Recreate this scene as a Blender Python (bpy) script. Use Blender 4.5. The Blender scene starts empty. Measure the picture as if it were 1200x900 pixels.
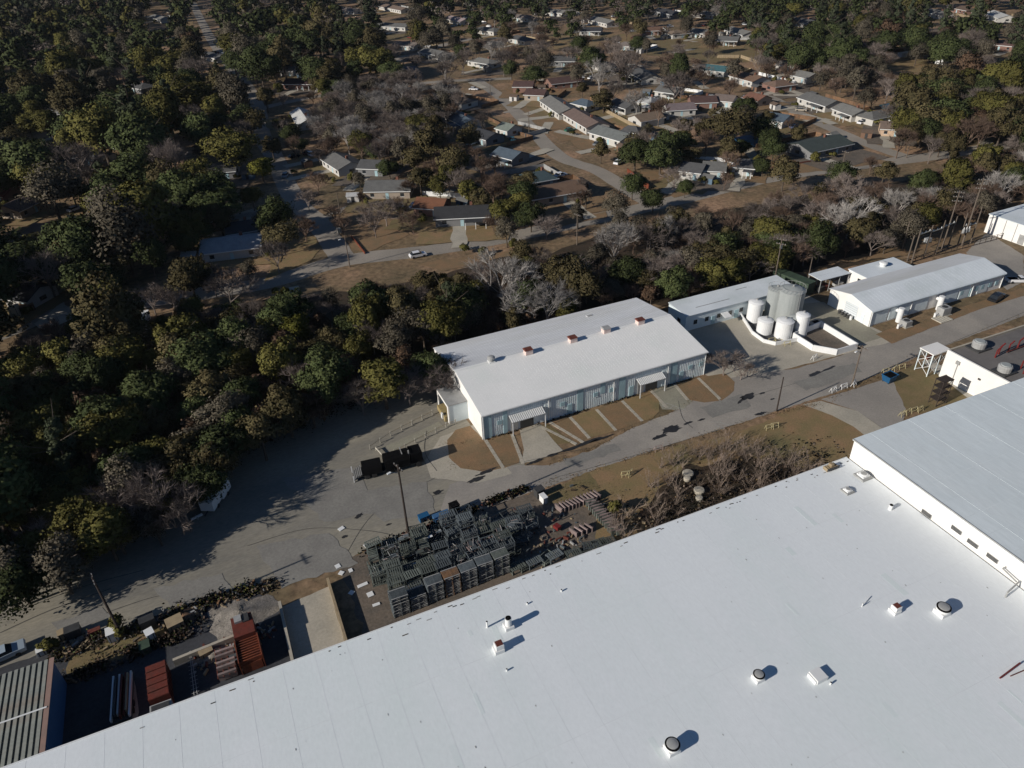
import bpy, math, random
import numpy as np
from mathutils import Vector, Matrix
random.seed(7); RNG = np.random.default_rng(7)
S = bpy.context.scene
COL = S.collection
# ------------------------------------------------------------------ camera
FPX, PITCH, ROLL, HEAD, CAMH = 855.3, math.radians(33.59), math.radians(-2.309), math.radians(22.64), 80.0
fw = np.array([0, math.cos(PITCH), -math.sin(PITCH)]); rt = np.array([1., 0, 0]); up = np.cross(rt, fw)
R2 = math.cos(ROLL)*rt+math.sin(ROLL)*up; U2 = -math.sin(ROLL)*rt+math.cos(ROLL)*up
_c, _s = math.cos(-HEAD), math.sin(-HEAD); _M = np.array([[_c, -_s, 0], [_s, _c, 0], [0, 0, 1]])
R2, U2, F2 = _M@R2, _M@U2, _M@fw
cam = bpy.data.cameras.new('camera'); cam.sensor_fit = 'HORIZONTAL'; cam.sensor_width = 36; cam.lens = FPX/1200*36
cam.clip_start = 1; cam.clip_end = 20000
camo = bpy.data.objects.new('camera', cam); COL.objects.link(camo)
mm = Matrix.Identity(4)
for i in range(3):
    mm[i][0] = R2[i]; mm[i][1] = U2[i]; mm[i][2] = -F2[i]
mm[2][3] = CAMH
camo.matrix_world = mm; S.camera = camo
# ------------------------------------------------------------------ light
SUN_EL = math.radians(23.5); SUN_AZ = np.array([-.9925, -.1220])      # towards the sun
w = bpy.data.worlds.new('World'); S.world = w; w.use_nodes = True
nt = w.node_tree; bg = nt.nodes['Background']; sky = nt.nodes.new('ShaderNodeTexSky')
sky.sky_type = 'NISHITA'; sky.sun_disc = False; sky.sun_elevation = SUN_EL
sky.sun_rotation = math.atan2(SUN_AZ[0], SUN_AZ[1]); sky.air_density = 1.0; sky.dust_density = 0.3; sky.ozone_density = 6.0
nt.links.new(sky.outputs[0], bg.inputs[0]); bg.inputs[1].default_value = 0.05
sun = bpy.data.lights.new('sun', 'SUN'); sun.energy = 4.5; sun.angle = math.radians(.5); sun.color = (1, .94, .86)
suno = bpy.data.objects.new('sun', sun); COL.objects.link(suno)
suno.rotation_euler = Vector((-SUN_AZ[0]*math.cos(SUN_EL), -SUN_AZ[1]*math.cos(SUN_EL), -math.sin(SUN_EL))).to_track_quat('-Z', 'Y').to_euler()
S.view_settings.view_transform = 'Standard'; S.view_settings.look = 'None'; S.view_settings.exposure = 0; S.view_settings.gamma = 1
S.cycles.max_bounces = 4; S.cycles.diffuse_bounces = 2

def G(x, y, z=0.):                                   # a photo direction met with the plane at height z, in metres
    d = R2*(x-600)-U2*(y-450)+F2*FPX; t = (z-CAMH)/d[2]; p = np.array([0, 0, CAMH])+d*t
    return Vector((p[0], p[1], z))
def PX(p):
    v = np.array(p)-np.array([0, 0, CAMH]); z = v@F2
    return 600+FPX*(v@R2)/z, 450-FPX*(v@U2)/z, FPX/z

# ------------------------------------------------------------------ materials
def mat(name, c1, c2=None, scale=.5, rough=.85, fine=0., fscale=8., bump=0., metal=0., rand=0., spec=.3, stretch=None, c3=None, s3=.08, t3=(.5, .62)):
    m = bpy.data.materials.new(name); m.use_nodes = True; n = m.node_tree; L = n.links
    b = n.nodes['Principled BSDF']; b.inputs['Roughness'].default_value = rough; b.inputs['Metallic'].default_value = metal
    b.inputs['Specular IOR Level'].default_value = spec
    if c2 is None: c2 = tuple(v*.8 for v in c1)
    tc = n.nodes.new('ShaderNodeTexCoord'); vec = tc.outputs['Object']
    if stretch:
        mp = n.nodes.new('ShaderNodeMapping'); mp.inputs['Scale'].default_value = stretch; L.new(vec, mp.inputs[0]); vec = mp.outputs[0]
    def noise(sc, det=5, ro=.6):
        t = n.nodes.new('ShaderNodeTexNoise'); t.inputs['Scale'].default_value = sc; t.inputs['Detail'].default_value = det; t.inputs['Roughness'].default_value = ro
        L.new(vec, t.inputs['Vector']); return t.outputs['Fac']
    def mix(fac, a, bb, mode='MIX'):
        x = n.nodes.new('ShaderNodeMix'); x.data_type = 'RGBA'; x.blend_type = mode
        if isinstance(fac, (int, float)): x.inputs[0].default_value = fac
        else: L.new(fac, x.inputs[0])
        for k, v in ((6, a), (7, bb)):
            if isinstance(v, tuple): x.inputs[k].default_value = (*v, 1)
            else: L.new(v, x.inputs[k])
        return x.outputs[2]
    def rng(f, a, bb, lo=0., hi=1.):
        r = n.nodes.new('ShaderNodeMapRange'); r.inputs[1].default_value = a; r.inputs[2].default_value = bb; r.inputs[3].default_value = lo; r.inputs[4].default_value = hi
        L.new(f, r.inputs[0]); return r.outputs[0]
    c = mix(rng(noise(scale), .32, .68), c1, c2)
    if c3: c = mix(rng(noise(s3, 6, .65), *t3), c, c3)
    if fine:
        v = rng(noise(fscale, 3, .7), .3, .7, 1-fine, 1+fine)
        hs = n.nodes.new('ShaderNodeVectorMath'); hs.operation = 'SCALE'; L.new(c, hs.inputs[0]); L.new(v, hs.inputs['Scale']); c = hs.outputs[0]
    if rand:
        oi = n.nodes.new('ShaderNodeObjectInfo'); v = rng(oi.outputs['Random'], 0, 1, 1-rand, 1+rand)
        hs = n.nodes.new('ShaderNodeVectorMath'); hs.operation = 'SCALE'; L.new(c, hs.inputs[0]); L.new(v, hs.inputs['Scale']); c = hs.outputs[0]
    L.new(c, b.inputs['Base Color'])
    if bump:
        bp = n.nodes.new('ShaderNodeBump'); bp.inputs['Strength'].default_value = bump; bp.inputs['Distance'].default_value = .1
        L.new(noise(fscale, 4), bp.inputs['Height']); L.new(bp.outputs[0], b.inputs['Normal'])
    return m
M = {}
M['terrain'] = mat('terrain', (0.241, 0.160, 0.092), (0.112, 0.089, 0.049), .06, fine=.45, fscale=.7, c3=(0.320, 0.202, 0.123), s3=.04, t3=(.48, .64))
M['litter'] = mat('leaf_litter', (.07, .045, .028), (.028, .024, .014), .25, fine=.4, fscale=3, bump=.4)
M['lawn'] = mat('dormant_grass', (0.271, 0.173, 0.092), (0.205, 0.158, 0.074), .3, fine=.22, fscale=5, bump=.3, c3=(0.164, 0.145, 0.067), s3=.09, t3=(.52, .7))
M['lawn_red'] = mat('dormant_grass_reddish', (0.251, 0.153, 0.082), (0.186, 0.135, 0.075), .35, fine=.22, fscale=5, bump=.3)
M['lawn_green'] = mat('olive_grass', (0.149, 0.125, 0.055), (0.210, 0.147, 0.077), .35, fine=.25, fscale=5, bump=.3)
M['asphalt'] = mat('asphalt', (0.316, 0.288, 0.253), (0.247, 0.228, 0.203), .09, rough=.9, fine=.12, fscale=3, bump=.1, c3=(0.385, 0.347, 0.296), s3=.05, t3=(.5, .7), spec=.2)
M['yard'] = mat('yard_pavement', (0.261, 0.241, 0.199), (0.193, 0.182, 0.156), .06, rough=.92, fine=.16, fscale=2.2, bump=.1, c3=(0.320, 0.289, 0.223), s3=.045, t3=(.45, .66), stretch=(.45, 1.3, 1), spec=.2)
M['street'] = mat('street_asphalt', (0.322, 0.284, 0.238), (0.247, 0.222, 0.188), .07, rough=.9, fine=.12, fscale=2, spec=.2)
M['concrete'] = mat('concrete', (0.446, 0.401, 0.323), (0.349, 0.321, 0.262), .25, fine=.12, fscale=3)
M['concrete_green'] = mat('mossy_concrete', (0.293, 0.281, 0.213), (0.250, 0.231, 0.182), .3, fine=.14, fscale=3)
M['concrete_pale'] = mat('pale_concrete', (0.506, 0.473, 0.396), (0.396, 0.369, 0.308), .5, fine=.14, fscale=4)
M['dirt'] = mat('yard_dirt', (0.169, 0.134, 0.103), (0.119, 0.100, 0.080), .2, fine=.25, fscale=2.5, bump=.3, c3=(0.100, 0.088, 0.073), s3=.15, t3=(.5, .65))
M['darkpave_shade'] = mat('dark_pavement_shade', (.06, .062, .068), (.04, .042, .047), .2, fine=.2, fscale=2)
M['gravel'] = mat('gravel', (0.288, 0.258, 0.222), (0.168, 0.150, 0.126), .9, fine=.4, fscale=5, bump=.8)
M['patch'] = mat('asphalt_patch', (.245, .235, .21), (.2, .19, .172), .3, rough=.92, fine=.14, fscale=2.5, spec=.2)
M['paintline'] = mat('worn_road_paint', (.42, .41, .37), (.3, .29, .26), 1.5, fine=.2)
M['roofpatch'] = mat('roof_patch', (.70, .765, .755), (.735, .785, .78), .4, rough=.7, fine=.04)
M['wet'] = mat('wet_stain', (.022, .021, .02), (.035, .033, .031), .6, rough=.35, fine=.2, spec=.5)
M['tar'] = mat('tar_crack', (.05, .05, .048), (.07, .068, .064), 1, rough=.8)
M['roofwhite'] = mat('white_membrane', (0.799, 0.831, 0.835), (0.764, 0.795, 0.805), .1, rough=.7, fine=.04, fscale=2.6, c3=(0.739, 0.799, 0.785), s3=.05, t3=(.46, .72), stretch=(1.3, .5, 1))
M['roofupper'] = mat('aged_membrane', (0.713, 0.770, 0.782), (0.621, 0.678, 0.690), .1, rough=.7, fine=.06, fscale=1.2, c3=(0.770, 0.805, 0.805), s3=.05, t3=(.48, .75), stretch=(1.6, .3, 1))
M['seam'] = mat('membrane_seam', (.66, .69, .70), (.78, .80, .81), .35, rough=.7)
M['seam2'] = mat('aged_seam', (0.632, 0.690, 0.702), (0.714, 0.760, 0.772), .3, rough=.7)
M['whitewall'] = mat('white_painted_wall', (.84, .82, .78), (.78, .76, .72), .4, rough=.6, fine=.03)
M['whitemetal'] = mat('white_metal', (.80, .80, .78), (.70, .71, .70), .5, rough=.45, fine=.05, fscale=2)
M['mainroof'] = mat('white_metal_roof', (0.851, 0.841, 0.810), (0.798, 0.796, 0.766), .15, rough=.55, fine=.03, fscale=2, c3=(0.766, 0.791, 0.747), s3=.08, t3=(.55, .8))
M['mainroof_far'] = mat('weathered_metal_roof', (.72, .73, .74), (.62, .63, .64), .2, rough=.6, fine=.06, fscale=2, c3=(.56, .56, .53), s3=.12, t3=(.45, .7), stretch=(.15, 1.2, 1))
M['siding'] = mat('pale_blue_siding', (0.795, 0.862, 0.877), (0.657, 0.735, 0.756), .5, rough=.55, fine=.08)
M['siding_dark'] = mat('slate_blue_panel', (0.315, 0.466, 0.512), (0.421, 0.583, 0.613), .6, rough=.55)
M['siding_rib'] = mat('siding_rib', (0.850, 0.900, 0.900), (0.747, 0.850, 0.850), .5, rough=.5)
M['paleroof'] = mat('pale_metal_roof', (0.735, 0.777, 0.798), (0.651, 0.693, 0.714), .2, rough=.5, fine=.05, c3=(0.578, 0.630, 0.630), s3=.12, t3=(.5, .75))
M['palewall'] = mat('pale_siding', (0.756, 0.832, 0.847), (0.635, 0.726, 0.756), .4, rough=.6)
M['greymetal'] = mat('grey_metal', (.38, .38, .37), (.28, .28, .27), .8, rough=.5, fine=.1)
M['darkmetal'] = mat('dark_metal', (.06, .06, .06), (.04, .04, .04), 1, rough=.5)
M['black'] = mat('black', (.005, .005, .006), (.007, .007, .007), 1, rough=.9, spec=.05)
M['glass'] = mat('dark_glass', (.02, .025, .03), (.03, .035, .04), 1, rough=.12, spec=.6)
M['steel_tank'] = mat('grey_tank_steel', (.36, .38, .37), (.29, .31, .30), .5, rough=.5, fine=.08, stretch=(1, 1, .3))
M['tank_white'] = mat('white_tank', (.80, .80, .79), (.72, .73, .72), .6, rough=.45, fine=.03)
M['rust'] = mat('rusty_cap', (.16, .045, .03), (.09, .03, .022), 1.5, rough=.8, fine=.3)
M['rust_pink'] = mat('rust_bleed', (.72, .50, .44), (.78, .66, .6), 1.2, rough=.7)
M['red'] = mat('rusty_red_paint', (0.150, 0.028, 0.017), (0.098, 0.032, 0.022), .8, rough=.7, fine=.25, fscale=3)  # red darkened to carry the shade over the scrap yard container
M['orange'] = mat('orange_paint', (0.213, 0.054, 0.022), (0.123, 0.036, 0.022), .9, rough=.7, fine=.3, fscale=4)
M['redpipe'] = mat('red_pipe', (0.180, 0.024, 0.024), (0.132, 0.021, 0.018), 1, rough=.5)
M['green'] = mat('green_paint', (0.058, 0.090, 0.057), (0.039, 0.056, 0.041), .6, rough=.6, fine=.2)
M['rackgreen'] = mat('green_rack_paint', (0.130, 0.144, 0.125), (0.075, 0.088, 0.080), 1.2, rough=.7, fine=.25, rand=.4)
M['rackgrey'] = mat('grey_rack_paint', (0.115, 0.135, 0.142), (0.074, 0.084, 0.092), 1.2, rough=.7, fine=.25, rand=.4)
M['rackpink'] = mat('faded_rack', (0.324, 0.243, 0.225), (0.198, 0.162, 0.153), 1.2, rough=.7, fine=.2, rand=.25)
M['rackrust'] = mat('rusty_rack', (.22, .12, .06), (.12, .08, .055), 1.2, rough=.8, fine=.3, rand=.3)
M['blue'] = mat('blue_paint', (0.016, 0.098, 0.216), (0.016, 0.075, 0.168), .8, rough=.5)
M['shade_tarp_blue'] = mat('blue_shade_and_tarp', (.05, .13, .26), (.04, .11, .22), .8, rough=.6)
M['shed_rib'] = mat('shed_roof_panel', (0.315, 0.326, 0.284), (0.252, 0.263, 0.231), .5, rough=.7, fine=.12, fscale=3, c3=(0.294, 0.231, 0.179), s3=.2, t3=(.5, .75))
M['shed_gap'] = mat('shed_roof_valley', (.09, .1, .095), (.07, .075, .07), .8)
M['shed_ridge'] = mat('shed_flashing', (.33, .21, .17), (.26, .18, .15), .8)
M['wood_pole'] = mat('weathered_pole', (.17, .135, .105), (.11, .088, .07), 1.5, rough=.9)
M['wood_dark'] = mat('dark_pole', (.055, .042, .034), (.04, .03, .026), 1.5, rough=.9)
M['timber'] = mat('pale_timber', (.36, .28, .17), (.26, .2, .13), 1, fine=.2)
M['yellow'] = mat('cream_paint', (0.496, 0.425, 0.220), (0.400, 0.357, 0.220), 1, rough=.6)
M['tan'] = mat('tan_box', (.38, .29, .13), (.28, .22, .11), 1, fine=.2)
M['brownroof'] = mat('grey_tar_roof', (0.188, 0.175, 0.165), (0.131, 0.121, 0.115), .25, fine=.12, fscale=2)
M['pool'] = mat('pool_water', (.03, .38, .36), (.04, .45, .42), .5, rough=.15)
M['tyre'] = mat('tyre', (.02, .02, .02), (.03, .03, .03), 1)
M['bark'] = mat('bark', (.11, .085, .065), (.07, .055, .042), 1.2)
M['twig'] = mat('bare_twigs', (.235, .195, .17), (.15, .12, .105), .35, rough=.9, rand=.28)
M['twig_pale'] = mat('pale_bare_branches', (.40, .37, .34), (.25, .23, .21), .3, rough=.9, rand=.2)
M['twig_brown'] = mat('brown_bare_twigs', (.17, .115, .085), (.11, .075, .055), .35, rough=.9, rand=.25)
M['twig_pink'] = mat('pinkish_bare_stems', (0.287, 0.222, 0.180), (0.184, 0.144, 0.114), .35, rough=.9, rand=.2)
def leafmat(n_, a, b_): return mat(n_, a, b_, .45, rough=.8, fine=.28, fscale=2.6, rand=.3, spec=.1)
M['leaf_dark'] = leafmat('evergreen_leaves', (0.040, 0.054, 0.020), (0.074, 0.086, 0.032))
M['leaf_olive'] = leafmat('olive_leaves', (0.079, 0.077, 0.021), (0.119, 0.106, 0.031))
M['leaf_pine'] = leafmat('pine_needles', (.038, .048, .026), (.062, .072, .040))
M['leaf_brown'] = leafmat('withered_brown_leaves', (0.100, 0.079, 0.038), (0.071, 0.062, 0.028))
M['leaf_rust'] = leafmat('russet_leaves', (.105, .064, .040), (.078, .052, .034))
M['leaf_yellow'] = leafmat('yellow_green_leaves', (.13, .125, .020), (.085, .088, .020))
M['leaf_greybrown'] = leafmat('grey_brown_leaves', (.115, .098, .070), (.076, .066, .048))
_cm = {}
def cmat(c, kind='paint'):
    k = (tuple(round(v, 3) for v in c), kind)
    if k not in _cm:
        if kind == 'shingle': _cm[k] = mat('shingles', c, tuple(v*.78 for v in c), .6, fine=.18, fscale=3.5, bump=.2)
        elif kind == 'wall': _cm[k] = mat('house_wall', c, tuple(v*.88 for v in c), .6, fine=.06)
        else: _cm[k] = mat('car_paint', c, tuple(v*.95 for v in c), .6, rough=.25, spec=.5)
    return _cm[k]

# ------------------------------------------------------------------ mesh helpers
class MB:
    def __init__(s): s.v = []; s.f = []; s.m = []; s.mats = []
    def mi(s, m):
        if isinstance(m, str): m = M[m]
        if m not in s.mats: s.mats.append(m)
        return s.mats.index(m)
    def poly(s, pts, m):
        k = len(s.v); s.v += [tuple(p) for p in pts]; s.f.append(tuple(range(k, k+len(pts)))); s.m.append(s.mi(m)); return s
    def hexa(s, P8, m):                       # bottom 4 then top 4
        k = len(s.v); s.v += [tuple(p) for p in P8]; i = s.mi(m)
        for f in ((3, 2, 1, 0), (4, 5, 6, 7), (0, 1, 5, 4), (1, 2, 6, 5), (2, 3, 7, 6), (3, 0, 4, 7)):
            s.f.append(tuple(k+a for a in f)); s.m.append(i)
        return s
    def box(s, x0, x1, y0, y1, z0, z1, m):
        return s.hexa([(x0, y0, z0), (x1, y0, z0), (x1, y1, z0), (x0, y1, z0), (x0, y0, z1), (x1, y0, z1), (x1, y1, z1), (x0, y1, z1)], m)
    def prism(s, pts, z0, z1, m, mtop=None):
        n = len(pts); k = len(s.v); s.v += [(p[0], p[1], z0) for p in pts]+[(p[0], p[1], z1) for p in pts]; i = s.mi(m)
        for a in range(n):
            b = (a+1) % n; s.f.append((k+a, k+b, k+n+b, k+n+a)); s.m.append(i)
        s.f.append(tuple(k+n+a for a in range(n))); s.m.append(s.mi(mtop or m))
        s.f.append(tuple(k+a for a in reversed(range(n)))); s.m.append(i); return s
    def tube(s, a, b, r0, r1=None, m=None, n=6, cap=True):
        r1 = r0 if r1 is None else r1; a = Vector(a); b = Vector(b); d = (b-a).normalized()
        u = d.cross(Vector((0, 0, 1)) if abs(d.z) < .9 else Vector((1, 0, 0))).normalized(); v = d.cross(u); k = len(s.v); i = s.mi(m)
        for (c, r) in ((a, r0), (b, r1)):
            for q in range(n):
                t = 2*math.pi*q/n; s.v.append(tuple(c+u*math.cos(t)*r+v*math.sin(t)*r))
        for q in range(n):
            p = (q+1) % n; s.f.append((k+q, k+p, k+n+p, k+n+q)); s.m.append(i)
        if cap:
            s.f.append(tuple(k+n+q for q in range(n))); s.m.append(i); s.f.append(tuple(k+q for q in reversed(range(n)))); s.m.append(i)
        return s
    def lathe(s, c, prof, m, n=20):          # profile of (r, z)
        k = len(s.v); i = s.mi(m)
        for (r, z) in prof:
            for q in range(n):
                t = 2*math.pi*q/n; s.v.append((c[0]+r*math.cos(t), c[1]+r*math.sin(t), c[2]+z))
        for j in range(len(prof)-1):
            for q in range(n):
                p = (q+1) % n; s.f.append((k+j*n+q, k+j*n+p, k+j*n+n+p, k+j*n+n+q)); s.m.append(i)
        j = len(prof)-1; s.f.append(tuple(k+j*n+q for q in range(n))); s.m.append(i); return s
    def mesh(s, name):
        me = bpy.data.meshes.new(name); me.from_pydata(s.v, [], s.f)
        for m in s.mats: me.materials.append(m)
        me.polygons.foreach_set('material_index', s.m); me.update(); return me
    def build(s, name, parent=None, loc=None, rz=0, smooth=False):
        me = s.mesh(name)
        if smooth: me.shade_smooth()
        return link(name, me, parent, loc, rz)
def link(name, me, parent=None, loc=None, rz=0, scale=None):
    o = bpy.data.objects.new(name, me); COL.objects.link(o)
    if parent: o.parent = parent
    if loc is not None: o.location = loc
    if rz: o.rotation_euler = (0, 0, rz)
    if scale: o.scale = scale
    return o
def tag(o, label=None, cat=None, group=None, kind=None):
    for k, v in (('label', label), ('category', cat), ('group', group), ('kind', kind)):
        if v: o[k] = v
    return o
def thing(name, label, cat, loc=(0, 0, 0), rz=0, group=None): return tag(link(name, None, None, loc, rz), label, cat, group)
KIDS = {}
def copy_thing(root, loc, rz, label=None, group=None, scale=None):
    def rec(o, par):
        c = o.copy(); COL.objects.link(c); c.parent = par
        for ch in KIDS.get(o.name) or o.children: rec(ch, c)
        return c
    c = rec(root, None); c.location = loc; c.rotation_euler = (0, 0, rz)
    if scale: c.scale = scale
    if label: c['label'] = label
    if group: c['group'] = group
    return c
def rough_edge(pts, step=1.2, amp=.18, seed=0):
    r = random.Random(seed+len(pts)); out = []
    n = len(pts)
    for i in range(n):
        a, b = Vector(pts[i][:2]), Vector(pts[(i+1) % n][:2]); L = (b-a).length; k = max(1, min(60, int(L/step)))
        d = (b-a); nn = Vector((-d.y, d.x)).normalized() if L > 0 else Vector((0, 0))
        for j in range(k):
            p = a+d*(j/k)+(nn*r.uniform(-amp, amp) if j else Vector((0, 0))); out.append((p.x, p.y))
    return out
ZL = {}
def sheet(name, pts, z, m, px=True, kind='structure', amp=.18, step=1.2, label=None, cat=None, parent=None):
    P = [G(*p)[:2] for p in pts] if px else pts
    P = rough_edge(P, step, amp, int(abs(P[0][0])*10)) if amp else P
    b = MB(); b.poly([(p[0], p[1], z) for p in P], m)
    o = b.build(name, parent)
    if o.data.polygons[0].normal.z < 0: o.data.flip_normals()
    tag(o, label, cat, kind=kind); return o
def ribbon(name, pts, width, z, m, px=True):
    P = [Vector(G(*p)[:2]) if px else Vector(p) for p in pts]; Lf = []; Rt = []
    Q = []                                        # Catmull-Rom smoothing
    for i in range(len(P)-1):
        p0, p1, p2, p3 = P[max(i-1, 0)], P[i], P[i+1], P[min(i+2, len(P)-1)]
        for j in range(6):
            t = j/6; Q.append(.5*((2*p1)+(p2-p0)*t+(2*p0-5*p1+4*p2-p3)*t*t+(3*p1-p0-3*p2+p3)*t**3))
    Q.append(P[-1]); r = random.Random(len(pts))
    b = MB()
    for i, q in enumerate(Q):
        d = (Q[min(i+1, len(Q)-1)]-Q[max(i-1, 0)]).normalized(); n = Vector((-d.y, d.x)); ww = width/2*(1+r.uniform(-.05, .05))
        Lf.append((*(q+n*ww), z)); Rt.append((*(q-n*ww), z))
    for i in range(len(Q)-1): b.poly([Rt[i], Rt[i+1], Lf[i+1], Lf[i]], m)
    o = b.build(name); tag(o, kind='structure'); return o

# ================================================================== GROUND
b = MB(); b.poly([(-6000, -2000, 0), (9000, -2000, 0), (9000, 12000, 0), (-6000, 12000, 0)], 'terrain'); tag(b.build('ground'), kind='structure')
FOREST = [(0, 420), (40, 400), (100, 380), (200, 372), (300, 352), (330, 352), (430, 338), (520, 322), (600, 298), (640, 300), (700, 275), (760, 266), (860, 244), (960, 226), (1100, 206), (1200, 185),
          (1200, 222), (1160, 262), (1060, 300), (960, 318), (900, 330), (780, 360), (740, 352), (620, 380), (510, 415), (505, 470), (430, 490), (330, 520), (240, 560), (180, 620), (120, 660), (60, 690), (0, 712)]
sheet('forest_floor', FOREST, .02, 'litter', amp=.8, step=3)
sheet('yard_pavement', [(-80, 80.3), (-4, 80.3), (-4, 79.9), (30, 80.6), (38, 81.5), (38, 94), (34, 100), (34, 121), (0, 125), (-20, 118), (-30, 108), (-45, 101), (-80, 95)], .024, 'yard', px=False, amp=.5, step=2.5)
sheet('industrial_street', [(20, 80.6), (60, 81.2), (100, 80.8), (126, 83.3), (165, 85.5), (260, 92), (260, 98), (165, 93), (126, 89.4), (118, 90.4), (100, 90.5), (84, 94), (70, 89.2), (60, 88.3), (50, 85.8), (42, 85.6), (36, 88.4), (25, 88.4)], .034, 'asphalt', px=False, amp=.14)
sheet('side_lot', [(84, 92), (118, 90.2), (126, 89.3), (124, 111), (124, 121), (120, 122), (84, 112.5), (82, 97)], .028, 'concrete', px=False, amp=.1)
sheet('loading_apron', [(118, 92), (124.6, 92), (124.6, 110), (118, 112)], .038, 'concrete_green', px=False, amp=.05)
sheet('pallet_yard_ground', [(5, 56), (46, 56), (50, 66), (46, 77), (38, 80.6), (20, 80.8), (4.6, 79.8)], .03, 'dirt', px=False, amp=.4)
sheet('scrap_yard_ground', [(-60, 56), (-4.6, 56), (-4.6, 75), (-8, 80.8), (-60, 80.6)], .03, 'darkpave_shade', px=False, amp=.3)  # the shed's shadow is put into this dark ground colour
sheet('verge', [(-31, 75.2), (-22, 75.6), (-16, 77), (-16, 79.7), (-31, 79.8)], .044, 'lawn_green', px=False, amp=.3)
sheet('south_lawn', [(635, 580), (700, 548), (790, 523), (860, 510), (900, 492), (935, 475), (985, 486), (1010, 505), (1018, 520), (990, 560), (900, 600), (760, 660), (700, 660), (700, 600)], .04, 'lawn', amp=.35)
sheet('south_lawn_west', [(637, 578), (690, 553), (705, 575), (660, 590), (640, 592)], .046, 'lawn_green', amp=.3)
sheet('path', [(940, 474), (962, 470), (1005, 482), (1035, 503), (1015, 512), (1000, 500), (975, 487)], .046, 'concrete', amp=.05)
sheet('east_pad', [(962, 468), (1045, 442), (1062, 480), (1058, 495), (1035, 503), (1005, 482)], .042, 'asphalt', amp=.05)
sheet('east_lawn', [(1042, 440), (1080, 425), (1108, 448), (1140, 470), (1090, 486), (1062, 480)], .044, 'lawn_green', amp=.25)
sheet('east_path', [(1080, 424), (1090, 419), (1150, 465), (1138, 470)], .048, 'concrete_pale', amp=.04)
# lawns in front of the white-roofed building
sheet('west_apron', [(498, 540), (516, 512), (560, 496), (568, 515), (600, 555), (560, 566), (505, 560)], .04, 'concrete', amp=.1)
sheet('lawn_plot', [(524, 516), (534, 504), (551, 499), (567, 516), (588, 549), (566, 553), (540, 549), (526, 536)], .052, 'lawn_red', amp=.1)
sheet('lawn_plot', [(569, 515), (598, 507), (611, 528), (608, 543), (590, 549)], .052, 'lawn_red', amp=.08)
sheet('drive_slab', [(609, 504), (632, 496), (650, 518), (660, 528), (625, 541), (611, 543), (614, 527)], .056, 'concrete', amp=.04)
for k, q in enumerate([[(643, 494), (668, 489), (690, 513), (676, 519)], [(669, 488), (698, 480), (721, 505), (692, 513)], [(700, 479), (728, 470), (752, 494), (723, 504)], [(730, 469), (762, 460), (772, 469), (773, 482), (765, 490), (754, 494)]]):
    sheet('lawn_plot', q, .052, ('lawn_red', 'lawn', 'lawn_red', 'lawn')[k], amp=.08)
sheet('lawn_plot', [(632, 500), (641, 497), (672, 519), (650, 521), (638, 512)], .052, 'lawn_green', amp=.08)
sheet('drive_slab', [(764, 457), (790, 450), (812, 470), (800, 480), (776, 480)], .05, 'concrete_green', amp=.05)
sheet('lawn_plot', [(791, 449), (818, 443), (843, 470), (825, 472), (805, 468)], .054, 'lawn_red', amp=.08)
sheet('lawn_plot', [(819, 442), (850, 438), (861, 448), (860, 458), (845, 470)], .054, 'lawn_red', amp=.12)
sheet('lawn_plot', [(1026, 392), (1063, 378), (1115, 364), (1175, 345), (1200, 337), (1200, 347), (1150, 362), (1090, 385), (1045, 403)], .05, 'lawn_red', amp=.1)
sheet('lawn_strip', [(462, 527), (520, 500), (514, 494), (450, 524)], .046, 'concrete_green', amp=.1)
sheet('substation_ground', [(930, 340), (950, 325), (985, 308), (1060, 300), (1155, 265), (1200, 262), (1200, 235), (1100, 262), (1040, 290), (960, 312), (900, 330)], .034, 'lawn_red', amp=.6)
sheet('east_yard', [(1132, 296), (1157, 272), (1200, 300), (1200, 330), (1180, 340)], .046, 'asphalt', amp=.2)
# dark stains and puddles on the street
def blob(px, py, a, b_, rz=0, name='puddle', m='wet', z=.062, seed=1):
    c = G(px, py); r = random.Random(seed); pts = []
    for i in range(22):
        t = 2*math.pi*i/22; k = r.uniform(.65, 1.2); x, y = a*k*math.cos(t), b_*k*math.sin(t)
        pts.append((c.x+x*math.cos(rz)-y*math.sin(rz), c.y+x*math.sin(rz)+y*math.cos(rz)))
    sheet(name, pts, z, m, px=False, amp=0)
for i, q in enumerate([(558, 562, 1.6, .5, .1), (570, 553, 2.2, .4, .1), (513, 577, .9, .45, 0), (627, 541, 1.7, .35, .1), (648, 533, 1.5, .3, .05), (680, 522, 4.4, .45, .08), (705, 514, 2.4, .28, .05),
                       (786, 503, 2.2, 1.0, 0), (773, 512, 1.8, .5, .1), (806, 496, 1.1, .3, .1), (822, 492, .8, .25, 0), (876, 465, 1.9, .8, .1), (868, 470, 1.3, .3, .5), (955, 439, 1.8, .8, .1), (970, 433, 2.4, .35, .15),
                       (891, 485, 1.3, .35, 0), (893, 461, .8, .25, 0), (420, 605, .8, .35, .4), (404, 629, .5, .3, 0), (455, 615, .5, .2, 0), (905, 468, .5, .2, 0)]):
    blob(*q, seed=i)
def crack(pts, wd=.09, z=.058):
    ribbon('tar_crack', pts, wd, z, M['tar'])
crack([(345, 570), (375, 588), (420, 598), (470, 590), (520, 578)]); crack([(560, 552), (620, 540), (690, 525)]); crack([(500, 505), (498, 530), (512, 552)])
crack([(795, 470), (800, 490), (812, 502)]); crack([(0, 742), (60, 715), (130, 690)], .12); crack([(0, 725), (90, 690), (170, 668)], .1); crack([(290, 640), (360, 620), (430, 622), (470, 630)]); crack([(120, 720), (180, 700), (240, 690)], .1)
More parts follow.
